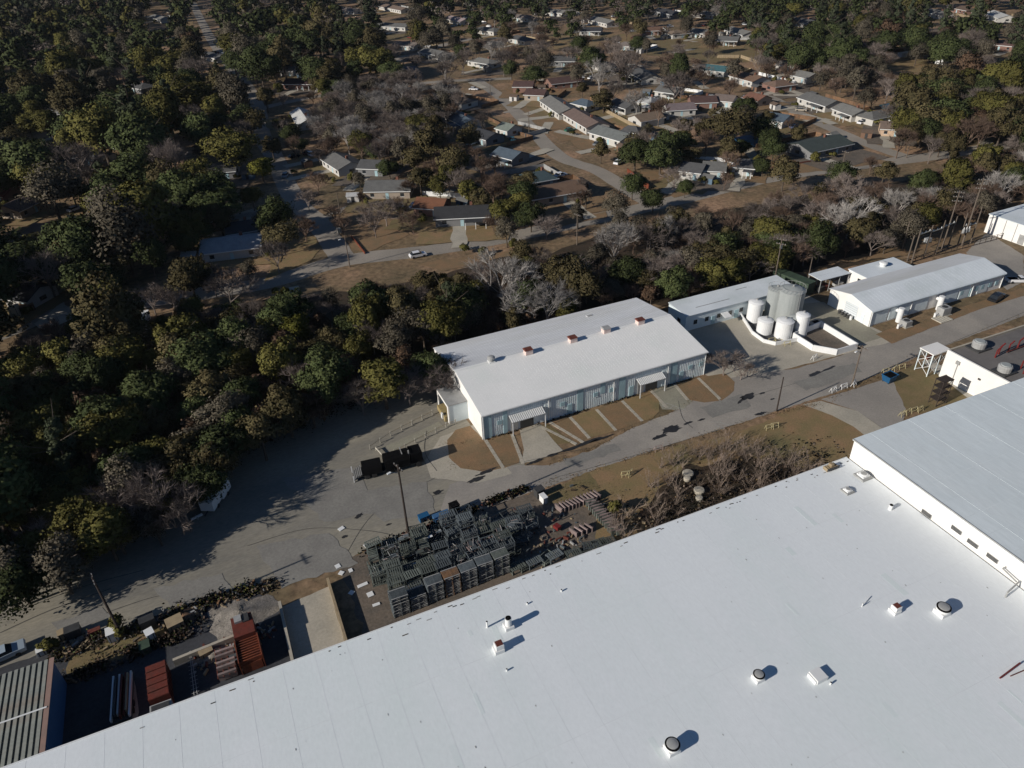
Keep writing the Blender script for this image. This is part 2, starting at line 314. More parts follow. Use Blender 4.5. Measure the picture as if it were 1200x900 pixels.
crack([(400, 660), (440, 600), (510, 560)], .06); crack([(860, 470), (930, 450), (1010, 425)], .07); crack([(1040, 432), (1100, 408), (1200, 366)], .07); crack([(650, 560), (740, 535), (860, 498)], .07)
for i, q in enumerate(([(330, 560), (420, 548), (445, 600), (380, 612)], [(300, 640), (385, 625), (420, 660), (330, 690)], [(420, 575), (500, 565), (510, 600), (450, 612)], [(180, 690), (260, 672), (275, 700), (200, 712)], [(60, 730), (120, 712), (135, 722), (70, 745)], [(820, 478), (868, 462), (880, 476), (835, 490)], [(930, 448), (1000, 425), (1010, 436), (945, 458)], [(660, 538), (720, 520), (728, 528), (668, 548)])):
    sheet('asphalt_patch', q, .0585+.0006*i, 'patch', amp=.35)
def stripe(a, b2, w_=.12):
    A, B_ = G(*a), G(*b2); d = (B_-A).normalized(); o = Vector((-d.y, d.x, 0))*w_/2; sheet('painted_line', [(A-o)[:2], (B_-o)[:2], (B_+o)[:2], (A+o)[:2]], .066, 'paintline', px=False, amp=0)
for a, b2 in (((776, 476), (800, 484)), ((782, 473), (804, 481)), ((776, 476), (782, 473)), ((784, 479), (790, 476)), ((792, 481), (797, 478)), ((838, 499), (850, 503)), ((843, 495), (856, 499)), ((830, 495), (843, 495)), ((836, 503), (850, 503))): stripe(a, b2)
# walk slabs between the plots: every walk a row of slabs
for a, b2 in (((569, 516), (590, 549)), ((600, 509), (613, 544)), ((643, 494), (684, 519)), ((668, 489), (691, 514)), ((699, 480), (722, 505)), ((729, 470), (753, 494)), ((763, 458), (782, 478)), ((790, 450), (806, 469)), ((818, 443), (844, 468)), ((628, 497), (676, 521))):
    A, B_ = G(*a), G(*b2); d = B_-A; n = max(4, int(d.length/1.3)); nn = Vector((-d.y, d.x, 0)).normalized()*.3; q = MB()
    for j in range(n):
        p, r_ = A+d*(j/n), A+d*((j+.94)/n)
        q.prism([(p-nn)[:2], (r_-nn)[:2], (r_+nn)[:2], (p+nn)[:2]], .0, .075, 'concrete')
    tag(q.build('walkway'), kind='structure')
# neighbourhood streets
ribbon('neighbourhood_street', [(-120, 440), (0, 391), (60, 370), (180, 352), (310, 332), (400, 306), (500, 294), (600, 277), (700, 256), (800, 233), (900, 209), (1000, 195), (1100, 182), (1200, 166), (1330, 140)], 7.5, .03, 'street')
RST = [([(215, -20), (228, 8), (243, 38), (258, 62), (288, 100), (303, 130), (308, 160), (322, 185), (335, 215), (350, 240), (370, 258), (390, 285), (402, 304)], 7),
       ([(303, 128), (345, 118), (420, 105), (500, 97), (545, 94), (600, 92)], 6),
       ([(560, 95), (592, 118), (622, 150), (655, 183), (700, 200), (742, 226), (765, 240)], 6.5),
       ([(870, 95), (935, 132), (975, 151), (1015, 168), (1060, 184)], 6), ([(590, 132), (640, 128), (700, 160)], 3), ([(345, 262), (360, 265), (375, 268)], 6), ([(375, 258), (415, 240), (430, 236)], 3),
       ([(450, 75), (560, 45), (700, 52), (800, 52), (900, 60), (1010, 95)], 8)]
for k, (q, wd) in enumerate(RST): ribbon('side_street', q, wd, .036+.004*k, 'street')
for q, m in (([(742, 46), (900, 54), (905, 72), (830, 74), (745, 62)], 'lawn_green'), ([(1030, 66), (1080, 68), (1098, 76), (1088, 86), (1040, 82)], 'lawn'), ([(335, 182), (372, 180), (398, 205), (365, 215), (345, 200)], 'lawn'),
             ([(640, 40), (740, 40), (745, 55), (650, 58)], 'lawn'), ([(388, 252), (440, 245), (480, 275), (430, 296), (412, 292)], 'lawn_red'), ([(310, 330), (365, 305), (378, 290), (370, 278), (350, 276), (320, 300)], 'lawn'),
             ([(325, 340), (350, 335), (352, 344), (322, 352)], 'concrete'), ([(668, 165), (700, 160), (712, 170), (680, 176)], 'lawn_red'), ([(600, 105), (640, 120), (660, 140), (640, 148), (605, 125)], 'lawn_red'),
             ([(730, 200), (850, 205), (870, 190), (950, 178), (1050, 190), (900, 208), (790, 232)], 'lawn_red'), ([(950, 130), (980, 128), (990, 142), (965, 146)], 'lawn'), ([(1000, 150), (1045, 160), (1040, 172), (1020, 168)], 'lawn_red'),
             ([(0, 325), (30, 322), (60, 345), (20, 362), (0, 360)], 'lawn_green'), ([(85, 235), (110, 232), (108, 250), (88, 255)], 'lawn'), ([(590, 105), (620, 95), (630, 108)], 'lawn'), ([(195, 22), (225, 20), (228, 34), (200, 38)], 'lawn'),
             ([(490, 310), (560, 298), (640, 290), (600, 300), (520, 318)], 'lawn_red'), ([(640, 262), (710, 248), (712, 255), (645, 268)], 'lawn_red'), ([(1150, 160), (1165, 162), (1160, 182), (1140, 178)], 'concrete'), ([(860, 80), (960, 90), (940, 115), (880, 100)], 'dirt'),
             ([(395, 122), (460, 125), (455, 150), (400, 145)], 'dirt'), ([(40, 380), (75, 352), (90, 372), (50, 388)], 'concrete'), ([(430, 30), (500, 28), (505, 45), (450, 48)], 'lawn_green'), ([(545, 70), (600, 75), (600, 88), (540, 88)], 'dirt')):
    k = len(ZL); ZL[k] = 1; sheet('yard_grass' if m.startswith('lawn') else 'driveway', q, .07+.003*k, m, amp=.5, step=3)
for k, q in enumerate([(640, 150), (630, 130), (672, 158), (360, 190), (560, 100), (880, 180), (800, 60), (960, 140), (700, 175), (760, 160), (900, 110), (690, 60), (820, 100), (930, 112), (290, 250), (70, 160), (20, 150), (150, 30)]):
    c = G(*q); a = random.uniform(0, 3); u = Vector((math.cos(a), math.sin(a), 0)); v = Vector((-u.y, u.x, 0))
    sheet('driveway', [(c+u*i*9+v*j*2)[:2] for i, j in ((-1, -1), (1, -1), (1, 1), (-1, 1))], .16+.003*k, 'concrete', px=False, amp=.2)

# ================================================================== WAREHOUSE (huge white roof)
wh = thing('warehouse', 'huge white flat-roofed warehouse filling the bottom of the picture', 'warehouse')
b = MB(); b.box(-90, 76.9, -60, 57.05, 0, 9.7, 'whitewall'); b.build('wall', wh)
b = MB(); b.box(-90.2, 76.7, -60.2, 57.2, 9.7, 10.0, 'roofwhite'); roof = b.build('roof', wh)
b = MB()
for i in range(46):
    x = -88+i*3.6
    if x < 76: b.box(x, x+.05, -59, 57.1, 10.0, 10.006, 'seam')
for y in (48.5, 36, 23.5, 11, -1.5): b.box(-88, 76.5, y, y+.05, 10.0, 10.008, 'seam')
tag(b.build('roof_seam', roof), kind='stuff')
b = MB(); b.box(-90.3, 76.69, 57.2, 57.33, 9.55, 10.06, 'whitemetal'); b.build('gutter', wh)
up_ = thing('warehouse_extension', 'taller warehouse block with pale grey-green flat roof and bright white side wall', 'warehouse')
b = MB(); b.box(77.0, 150, -60, 57.0, 0, 13.2, 'whitewall'); b.build('wall', up_)
b = MB(); b.box(76.8, 150, -60, 57.15, 13.2, 13.45, 'roofupper'); r3 = b.build('roof', up_)
b = MB()
for i in range(20): b.box(76.9, 149, 55-i*3.2, 55.1-i*3.2, 13.45, 13.462, 'seam2')
for i in range(10): b.box(80+i*7.5, 80.08+i*7.5, -59, 57.1, 13.45, 13.464, 'seam2')
tag(b.build('roof_seam', r3), kind='stuff')
b = MB(); b.box(76.74, 76.84, -60, 57.15, 13.3, 13.5, 'greymetal'); b.build('edge_trim', up_)
for (px, py) in ((1121, 621), (1140, 637), (1163, 654), (1086, 602)):
    p = G(px, py, 11.4); k = 76.97/p.x; 
    zc = 80-(80-11.4)*k; yc = p.y*k
    b = MB(); b.box(76.9, 76.995, yc-.75, yc+.75, zc-.3, zc+.3, 'greymetal')
    for j in range(4): b.box(76.86, 76.9, yc-.7, yc+.7, zc-.26+j*.15, zc-.18+j*.15, 'darkmetal')
    b.build('louvre', up_)
b = MB(); r = random.Random(4)
for i in range(26):
    x, y = r.uniform(-20, 72), r.uniform(18, 54); w_, l_ = r.uniform(.2, .9), r.uniform(.8, 4); b.box(x, x+w_, y-l_, y, 10.0, 10.004+.0003*i, 'roofpatch')
tag(b.build('roof_patch', roof), kind='stuff')
b = MB()
for i in range(60):
    x, y = r.uniform(-20, 76), 57.0-abs(r.gauss(0, .5)); b.box(x, x+r.uniform(.1, .7), y-.12, y, 10.0, 10.03, r.choice(['darkmetal', 'greymetal', 'litter']))
for i in range(70):
    x, y = r.uniform(-20, 76), r.uniform(20, 56); b.box(x, x+r.uniform(.04, .12), y-r.uniform(.04, .25), y, 10.0, 10.02, 'greymetal')
tag(b.build('roof_debris', roof), kind='stuff')
def fan(px, py, kind, s=1., lab=''):
    # rooftop fans as things fixed to the roof: base, ring, hood
    p = G(px, py, 10.0); t = link('exhaust_fan', None, wh, (p.x, p.y, 10.0)); t['label'] = lab
    b = MB(); b.box(-.62*s, .62*s, -.62*s, .62*s, 0, .55*s, 'whitemetal'); b.build('curb', t)
    if kind == 'round':
        b = MB(); b.lathe((0, 0, .55*s), [(.5*s, 0), (.72*s, .12*s), (.74*s, .42*s), (.70*s, .46*s)], 'whitemetal'); b.build('ring', t)
        b = MB(); b.lathe((0, 0, 1.0*s), [(.74*s, -.02), (.76*s, .1*s), (.70*s, .12*s)], 'black'); b.build('rim', t)
        b = MB(); b.lathe((0, 0, 1.1*s), [(.60*s, -.1*s), (.58*s, .1*s), (.3*s, .16*s), (.05*s, .18*s)], 'greymetal'); b.build('hood', t)
    elif kind == 'box':
        b = MB(); b.box(-.4*s, .62*s, -.5*s, .5*s, .55*s, 1.3*s, 'whitemetal'); b.box(-.3*s, .55*s, -.4*s, .4*s, 1.3*s, 1.36*s, 'rust'); b.build('hood', t)
    elif kind == 'stack':
        b = MB(); b.tube((0, 0, .5*s), (0, 0, 1.9*s), .45*s, .45*s, 'whitemetal', 14); b.build('stack', t)
        b = MB(); b.tube((0, 0, 1.9*s), (0, 0, 1.97*s), .38*s, .38*s, 'black', 14); b.build('rim', t)
    elif kind == 'low':
        b = MB(); b.box(-.9*s, .9*s, -.9*s, .9*s, 0, .3*s, 'greymetal'); b.lathe((0, 0, .3*s), [(.55*s, 0), (.6*s, .3*s), (.5*s, .4*s)], 'whitemetal'); b.lathe((0, 0, .7*s), [(.42*s, 0), (.36*s, .06*s)], 'greymetal'); b.build('hood', t)
    elif kind == 'hatch':
        b = MB(); b.box(-.8*s, .8*s, -.55*s, .55*s, 0, .45*s, 'whitemetal'); b.build('hood', t)
fan(787, 879, 'round', 1.0, 'nearest round rooftop fan with grey cap at the bottom of the picture')
fan(888, 796, 'round', .82, 'smaller round rooftop fan above and right of the nearest one')
fan(1103, 719, 'round', 1.05, 'round rooftop fan with dark rim below the bright side wall')
fan(1048, 717, 'box', .8, 'boxy rooftop fan left of the round one')
fan(596, 735, 'stack', .85, 'stubby white stack near the roof edge')
fan(584, 762, 'box', .9, 'white box vent with rusty top near the roof edge')
fan(1011, 559, 'low', 1.0, 'low ventilator in the roof corner')
fan(993, 576, 'low', .75, 'smaller low ventilator in the roof corner')
fan(958, 794, 'hatch', 1.1, 'square white roof hatch')
for (px, py, h_, r_) in ((571, 735, 1.0, .12), (1043, 597, .8, .28), (658, 693, .3, .1), (973, 802, .35, .1), (594, 786, .3, .1), (1010, 711, .6, .05), (618, 708, .25, .1)):
    p = G(px, py, 10); b = MB(); b.tube((0, 0, 0), (0, 0, h_), r_, r_, 'whitemetal', 10); b.tube((0, 0, h_), (0, 0, h_+.05), r_*.8, r_*.8, 'black', 10); b.build('vent_pipe', wh, (p.x, p.y, 10))
def pipe(pts, r_, m, name, par):
    b = MB()
    for a, c in zip(pts[:-1], pts[1:]): b.tube(a, c, r_, r_, m, 8)
    return b.build(name, par)
p = G(1010, 711, 10); pipe([(p.x, p.y, 10.1), (p.x+1.8, p.y+.6, 10.15)], .06, 'whitemetal', 'conduit', wh)
p = G(1178, 700, 10); pipe([(p.x, p.y, 10), (p.x, p.y, 10.9), (p.x+2.6, p.y+.5, 10.9)], .1, 'greymetal', 'conduit', wh); pipe([(76.9, p.y+2.6, 11.1), (76.4, p.y+2.6, 11.1), (76.2, p.y+.6, 10.9)], .1, 'greymetal', 'conduit', wh)
p = G(1171, 796, 10); pipe([(p.x, p.y, 10.2), (p.x+3.4, p.y+.3, 10.35)], .09, 'redpipe', 'conduit', wh); pipe([(p.x+1.2, p.y-.3, 10.2), (p.x+4, p.y-.5, 10.2)], .06, 'rust', 'conduit', wh)
p = G(968, 545, 10); b = MB()
for i in range(6): b.box(-1+i*.35, -.85+i*.35, -.4, .5, .0, .5, 'timber')
b.box(-1.1, 1.1, -.5, -.4, .2, .6, 'darkmetal'); b.box(-.2, .3, -.2, .4, .5, .9, 'timber'); tag(b.build('scrap_pile', None, (p.x, 56.3, 10.0)), 'small heap of timber scrap on the warehouse roof edge by the tall block', 'scrap pile')

# ================================================================== MAIN WHITE-ROOFED BUILDING
mb = thing('metal_building', 'long pale metal-sided building with a white gabled roof beside the woods', 'building', (34.4, 97.0, 0))
X, Y, E_, RZ = 47.6, 25.8, 5.4, 7.3; ym = Y/2
b = MB()
def gabled(b, x0, x1, y0, y1, e, r, m, axis='x'):
    if axis == 'x':
        c = (y0+y1)/2; ends = [[(x, y0, 0), (x, y1, 0), (x, y1, e), (x, c, r), (x, y0, e)] for x in (x0, x1)]
        b.poly(ends[0][::-1], m); b.poly(ends[1], m)
        b.poly([(x0, y0, 0), (x1, y0, 0), (x1, y0, e), (x0, y0, e)], m); b.poly([(x1, y1, 0), (x0, y1, 0), (x0, y1, e), (x1, y1, e)], m)
gabled(b, .15, X-.15, .15, Y-.15, E_-.15, RZ-.15, 'siding'); b.build('wall', mb)
b = MB(); b.poly([(.12, .1, 0), (.12, .1, E_-.12), (.12, ym, RZ-.12), (.12, Y-.1, E_-.12), (.12, Y-.1, 0)], 'whitewall'); b.box(.0, .12, .1, .3, 0, E_-.15, 'whitewall'); b.build('gable_wall', mb)
def slope(x0, x1, ya, za, yb, zb, t, m):
    b = MB(); b.hexa([(x0, ya, za-t), (x1, ya, za-t), (x1, yb, zb-t), (x0, yb, zb-t), (x0, ya, za), (x1, ya, za), (x1, yb, zb), (x0, yb, zb)], m); return b
rf = slope(0, X, -.1, E_, ym, RZ, .14, 'mainroof').build('roof', mb)
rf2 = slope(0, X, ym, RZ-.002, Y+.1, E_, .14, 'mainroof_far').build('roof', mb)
b = MB()
for i in range(79):
    x = .3+i*.6; b.hexa([(x, ym+.1, RZ-.02), (x+.06, ym+.1, RZ-.02), (x+.06, Y, E_+.0), (x, Y, E_), (x, ym+.1, RZ+.0), (x+.06, ym+.1, RZ+.0), (x+.06, Y, E_+.03), (x, Y, E_+.03)], 'mainroof_far')
tag(b.build('standing_seam', rf2), kind='stuff')
b = MB()
for i in range(79):
    x = .3+i*.6; b.hexa([(x, 0, E_), (x+.05, 0, E_), (x+.05, ym-.1, RZ-.03), (x, ym-.1, RZ-.03), (x, 0, E_+.025), (x+.03, 0, E_+.025), (x+.03, ym-.1, RZ-.003), (x, ym-.1, RZ-.003)], 'mainroof')
tag(b.build('standing_seam', rf), kind='stuff')
b = MB(); b.hexa([(0, ym-.3, RZ-.02), (X, ym-.3, RZ-.02), (X, ym+.3, RZ-.02), (0, ym+.3, RZ-.02), (0, ym-.3, RZ+.01), (X, ym-.3, RZ+.01), (X, ym+.3, RZ+.01), (0, ym+.3, RZ+.01)], 'mainroof'); b.build('ridge_cap', mb)
b = MB(); b.box(-.05, X+.05, -.26, -.1, E_-.26, E_-.06, 'whitemetal'); b.build('gutter', mb)
b = MB()                                                    # corrugated siding ribs
i = 0
for i in range(118):
    x = .35+i*.4
    if not (5.0 < x < 12.0 or 31.4 < x < 37.5): b.box(x, x+.16, .06, .15, 0, E_-.3, 'siding_rib')
    else: b.box(x, x+.16, .06, .15, 3.9, E_-.3, 'siding_rib')
tag(b.build('wall_rib', mb), kind='stuff')
for x0, x1, z0, z1 in ((.35, 1.9, 0, 5.1), (4.1, 4.9, 0, 5.1), (19.0, 20.2, 0, 5.1), (23.9, 24.8, 2.6, 5.1), (27.9, 29.2, 0, 5.1), (39.4, 40.8, 0, 5.1)):
    b = MB(); b.box(x0, x1, .0, .06, z0, z1, 'siding_dark'); b.build('wall_panel', mb)
def canopy(x0, x1):
    c = link('canopy', None, mb)
    b = MB(); b.hexa([(x0, -1.5, 2.95), (x1, -1.5, 2.95), (x1, .04, 3.5), (x0, .04, 3.5), (x0, -1.5, 3.05), (x1, -1.5, 3.05), (x1, .04, 3.6), (x0, .04, 3.6)], 'greymetal'); b.build('canopy_roof', c)
    b = MB(); n = int((x1-x0)/.36)
    for i in range(n):
        x = x0+i*(x1-x0)/n; b.hexa([(x, -1.5, 3.05), (x+.2, -1.5, 3.05), (x+.2, .04, 3.6), (x, .04, 3.6), (x, -1.5, 3.14), (x+.2, -1.5, 3.14), (x+.2, .04, 3.69), (x, .04, 3.69)], 'whitemetal')
    tag(b.build('canopy_rib', c), kind='stuff')
    for x in (x0+.15, x1-.15):
        b = MB(); b.box(x-.08, x+.08, -1.45, -1.35, 0, 2.95, 'whitemetal'); b.build('post', c)
    for (a, d) in ((x0+.4, x0+1.7), (x0+2.2, x0+4.8)):
        b = MB(); b.box(a, d, -.02, .1, .1, 2.9, 'darkmetal' if d-a > 2 else 'greymetal'); b.box(a-.1, d+.1, -.03, -.01, 2.9, 3.0, 'whitemetal'); b.build('door', mb)
canopy(5.2, 11.9); canopy(31.6, 37.4)
for x in (3.0, 15.5, 22.4, 25.8, 43.5, 46): b = MB(); b.box(x, x+.9, -.01, .09, 2.3, 3.2, 'siding_dark'); b.box(x-.06, x+.96, -.025, -.01, 2.2, 2.3, 'whitemetal'); b.build('window', mb)
for (x, w_) in ((17.0, .9), (30.1, 1.0), (41.5, .9)): b = MB(); b.box(x, x+w_, -.02, .1, .1, 2.3, 'siding_dark'); b.build('door', mb)
for x in (.2, 13.0, 26.6, 38.6, 47.2): b = MB(); b.box(x, x+.14, -.12, .0, .1, E_-.2, 'whitemetal'); b.build('downspout', mb)
def ridgebox(px, py, capm, label):
    p = G(px, py, 7.6); t = link('ridge_vent', None, mb, (p.x-34.4, min(max(p.y-97, ym-.6), ym+.6), RZ-.1)); t['label'] = label
    b = MB(); b.box(-.75, .75, -.6, .6, 0, .95, 'rust_pink'); b.build('box', t)
    b = MB(); b.hexa([(-.95, -.7, .95), (.85, -.7, .95), (.85, .7, .95), (-.95, .7, .95), (-.8, -.5, 1.2), (.7, -.5, 1.2), (.7, .5, 1.2), (-.8, .5, 1.2)], capm); b.build('cap', t)
ridgebox(619, 412, 'rust', 'ridge vent with mottled rusty cap, second from the left'); ridgebox(671, 398, 'rust', 'rusty ridge vent in the middle of the ridge')
ridgebox(710, 387, 'greymetal', 'ridge vent with pale grey cap'); ridgebox(750, 377, 'rust', 'rightmost ridge vent with dark red cap')
p = G(575, 422, 7.4); t = link('turbine_vent', None, mb, (p.x-34.4, ym, RZ-.15)); b = MB(); b.lathe((0, 0, 0), [(.45, 0), (.45, .5), (.75, .75), (.75, 1.05), (.45, 1.3), (.1, 1.35)], 'greymetal', 14); b.build('turbine', t); b = MB(); b.box(-.6, .6, -.6, .6, 0, .25, 'whitemetal'); b.build('curb', t)
p = G(691, 370, 6); b = MB(); b.box(-.7, .7, -.4, .4, 0, .25, 'whitemetal'); b.box(-.55, .55, -.3, .3, .25, .3, 'greymetal'); b.build('roof_hatch', mb, (p.x-34.4, p.y-97, 5.75))
# loading porch on the west end
po = link('loading_porch', None, mb, (-3.6, 7.3, 0))
b = MB(); b.box(0, 3.7, 0, .2, 0, 3.9, 'palewall'); b.box(0, 3.7, 5.8, 6, 0, 3.9, 'palewall'); b.build('side_wall', po)
b = MB(); b.box(-.1, 3.68, -.1, 6.1, 3.9, 4.05, 'greymetal'); b.build('porch_roof', po)
b = MB(); b.box(-.12, .08, -.1, .45, 0, 3.9, 'whitewall'); b.box(-.12, .08, 5.6, 6.1, 0, 3.9, 'whitewall'); b.box(-.12, .08, .45, 5.6, 3.45, 3.9, 'whitewall'); b.build('frame', po)
b = MB(); b.box(1.0, 1.1, .2, 5.8, 0, 3.4, 'darkmetal'); b.build('door', po)
b = MB(); b.box(-.6, .9, .8, 5.2, 0, 1.1, 'tan'); b.box(-.9, -.6, 1.5, 2.2, .3, 1.4, 'whitemetal'); b.build('dock_plate', po)
# small white gable box beyond the porch
b = MB(); b.box(-1.9, .05, 15, 18.5, 0, 3.6, 'whitewall'); b.build('lean_to', mb)

# ================================================================== OTHER INDUSTRIAL BUILDINGS
def wnd(par, name, x0, x1, y0, y1, z0, z1, m): b = MB(); b.box(x0, x1, y0, y1, z0, z1, m); return b.build(name, par)
ms = thing('low_shed', 'long narrow white-roofed shed behind the tanks', 'shed', (88.4, 112.9, 0))
b = MB(); b.box(.1, 30, .1, 6.7, 0, 3.7, 'palewall'); b.build('wall', ms)
b = MB(); b.hexa([(0, -.1, 3.7), (30.2, -.1, 3.7), (30.2, 6.9, 3.95), (0, 6.9, 3.95), (0, -.1, 3.85), (30.2, -.1, 3.85), (30.2, 6.9, 4.1), (0, 6.9, 4.1)], 'paleroof'); r1 = b.build('roof', ms)
for x0, x1, y in ((4, 13, 2.2), (17, 20, 5)): wnd(r1, 'seam_line', x0, x1, y, y+.12, 3.9+.036*y, 3.93+.036*y, 'greymetal')
for x in (2.2, 5.2, 8.4, 11.5, 14.5): w_ = wnd(ms, 'window', x, x+.9, .02, .14, 1.3, 2.3, 'glass'); wnd(w_, 'frame', x-.08, x+.98, -.0, .04, 1.2, 1.3, 'whitemetal')
for x in (6.9, 13.2, 18): wnd(ms, 'door', x, x+1, .02, .14, .05, 2.1, 'siding_dark')
b = MB(); b.hexa([(9.2, -1.8, 1.9), (11.0, -1.8, 1.9), (11.0, 0, 2.3), (9.2, 0, 2.3), (9.2, -1.8, 2.0), (11.0, -1.8, 2.0), (11.0, 0, 2.4), (9.2, 0, 2.4)], 'whitemetal'); b.build('awning', ms)
b = MB(); b.box(-.02, .08, 2, 3, 1.2, 2.2, 'glass'); b.build('window', ms)
lb = thing('workshop_building', 'long white workshop with pale gabled roof, side wing and round exhaust ducts', 'building', (124.5, 96.6, 0))
b = MB(); gabled(b, .1, 41, .1, 12.1, 3.9, 5.1, 'whitewall'); b.build('wall', lb)
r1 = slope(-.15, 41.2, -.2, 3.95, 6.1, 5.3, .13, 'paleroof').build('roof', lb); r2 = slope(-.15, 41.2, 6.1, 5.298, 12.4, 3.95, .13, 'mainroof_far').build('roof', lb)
b = MB()
for i in range(40): x = .4+i*1.02; b.hexa([(x, 0, 3.9), (x+.04, 0, 3.9), (x+.04, 6, 5.2), (x, 6, 5.2), (x, 0, 4.005), (x+.04, 0, 4.005), (x+.04, 6, 5.29), (x, 6, 5.29)], 'paleroof')
tag(b.build('standing_seam', r1), kind='stuff')
b = MB(); b.box(11.5, 25.5, 12.3, 18, 0, 3.8, 'whitewall'); b.build('wing_wall', lb)
b = MB(); b.box(11.3, 25.7, 12.1, 18.2, 3.8, 3.96, 'paleroof'); b.build('wing_roof', lb)
wnd(lb, 'window', 11.44, 11.52, 13.5, 15, 1.6, 2.8, 'glass')
b = MB(); b.lathe((0, 0, 0), [(.7, 0), (.75, .5), (.95, .7), (.9, 1.0), (.1, 1.15)], 'whitemetal', 14); b.build('roof_ventilator', lb, (19.5, 15.6, 3.96))
dd = wnd(lb, 'roller_door', .02, .12, 3.6, 7.2, .1, 3.2, 'paleroof'); b = MB()
for i in range(6): b.box(-.01, .02, 3.65, 7.15, .2+i*.5, .24+i*.5, 'greymetal')
b.build('door_groove', dd); wnd(lb, 'door', .02, .12, 1.6, 2.5, .1, 2.2, 'siding')
for x0, x1 in ((.4, 5), (5.6, 11.6), (12.2, 17), (22.2, 26.4), (27, 30), (33, 36.2)): wnd(lb, 'wall_panel', x0, x1, .02, .1, .3, 3.2, 'palewall')
for x in (27.3, 30.4, 32, 34.0, 36.5, 38.6): wnd(lb, 'door' if x in (30.4,) else 'window', x, x+.9, .0, .09, .2 if x == 30.4 else 1.2, 2.3, 'siding_dark')
b = MB(); b.box(-.1, 41.1, -.34, -.2, 3.65, 3.85, 'siding'); b.build('gutter', lb)
for x in (.2, 11.8, 21, 30.9, 40.6): wnd(lb, 'downspout', x, x+.14, -.14, .02, .1, 3.7, 'whitemetal')
for x in (7.6, 19.7):
    d = link('exhaust_duct', None, lb, (x, -1.1, 0)); b = MB(); b.tube((0, 0, 0), (0, 0, 3.3), .62, .62, 'tank_white', 16); b.build('stack', d)
    b = MB(); b.tube((0, 0, 2.4), (0, 1.1, 2.4), .4, .4, 'tank_white', 12); b.build('elbow', d)
for x, s in ((6.4, .8), (17.3, 1.1)):
    u = thing('air_unit', ('small' if s < 1 else 'large')+' boxy grey air unit on a pad in front of the workshop wall', 'air conditioner', (124.5+x, 93.6, 0))
    b = MB(); b.box(-.2, 2.6*s, -1.3, .9, .08, .2, 'concrete'); b.build('pad', u); b = MB(); b.box(0, 2.2*s, -1.1, .7, .2, 1.8*s, 'greymetal'); b.build('cabinet', u)
    b = MB(); b.tube((1.1*s, -.2, 1.8*s), (1.1*s, -.2, 1.85*s+.05), .6, .6, 'darkmetal', 14); b.build('grille', u)
    b = MB(); b.box(-1.2, 0, -.5, -.2, .3, .6, 'whitemetal'); b.tube((-1.4, -.3, .1), (-1.4, -.3, 1.1), .25, .25, 'whitemetal', 10); b.build('pipework', u)
b = MB()
for i in range(5): b.box(139.3+i*.75, 139.9+i*.75, 90.6, 93.2, .05, .25, 'concrete_pale')
tag(b.build('cellar_cover'), 'low concrete slab grating in the lawn before the workshop', 'ground hatch')
for i in range(5):                                     # drums along the gable wall
    b = MB(); b.lathe((0, 0, 0), [(.3, 0), (.31, .9), (.29, .92)], 'darkmetal' if i < 4 else 'tank_white', 12); b.lathe((0, 0, .92), [(.26, 0), (.2, .03)], 'greymetal', 12)
    o = b.build('drum', None, (123.7, 104.2-i*.85, .04)); tag(o, 'black drum in the row against the white gable wall' if i < 4 else 'white drum at the near end of the row by the gable wall', 'drum', 'drums along the gable wall' if i < 4 else None)
fb = thing('far_building', 'plain white building with pale flat roof at the right edge', 'building', (192.4, 107, 0), math.radians(2))
b = MB(); b.box(0, 34, 0, 14.5, 0, 5.0, 'whitewall'); b.build('wall', fb); b = MB(); b.box(-.2, 34.2, -.2, 14.7, 5.0, 5.2, 'paleroof'); b.build('roof', fb)
for y in (2.2, 6.5, 9.5): wnd(fb, 'downspout', -.12, 0, y, y+.14, 0, 5, 'greymetal')
wnd(fb, 'door', -.05, .02, 3.6, 5.2, .1, 2.6, 'greymetal')
bb = thing('office_block', 'white-walled building with grey tar roof, red pipes and roof units at the right', 'building', (121.6, 56, 0))
b = MB(); b.box(0, 50, 0, 20.2, 0, 5.4, 'whitewall'); b.box(0, .35, 0, 20.2, 5.4, 6.0, 'whitewall'); b.build('wall', bb)
b = MB(); b.box(.36, 50, 0, 20.0, 5.4, 5.6, 'brownroof'); r1 = b.build('roof', bb)
b = MB(); b.box(.36, 50, 20.0, 20.35, 5.4, 5.95, 'concrete'); b.build('parapet', bb)
b = MB(); b.box(-.14, -.02, 17.3, 17.44, 0, 4.4, 'greymetal'); b.box(-.4, -.02, 17.0, 17.7, 4.4, 5.0, 'greymetal'); b.build('conduit', bb)
wnd(bb, 'wall_lamp', -.2, 0, 12.4, 12.9, 3.6, 3.9, 'darkmetal'); wnd(bb, 'conduit', -.1, 0, 8.0, 8.15, 2, 5.4, 'greymetal')
def rooftop(px, py, s, par, ox, oy, z):
    p = G(px, py, z); u = link('air_unit', None, par, (p.x-ox, p.y-oy, z)); b = MB(); b.box(-1.5*s, 1.5*s, -1.3*s, 1.3*s, 0, .3, 'darkmetal'); b.build('base', u)
    b = MB(); b.lathe((0, 0, .3), [(1.05*s, 0), (1.1*s, .9*s), (.95*s, 1.1*s)], 'greymetal', 16); b.build('casing', u); b = MB(); b.lathe((0, 0, .3+1.1*s), [(.8*s, 0), (.7*s, .12*s)], 'steel_tank', 16); b.build('grille', u)
rooftop(1146, 408, 1.15, bb, 121.6, 56, 5.6); rooftop(1176, 436, 1.1, bb, 121.6, 56, 5.6)
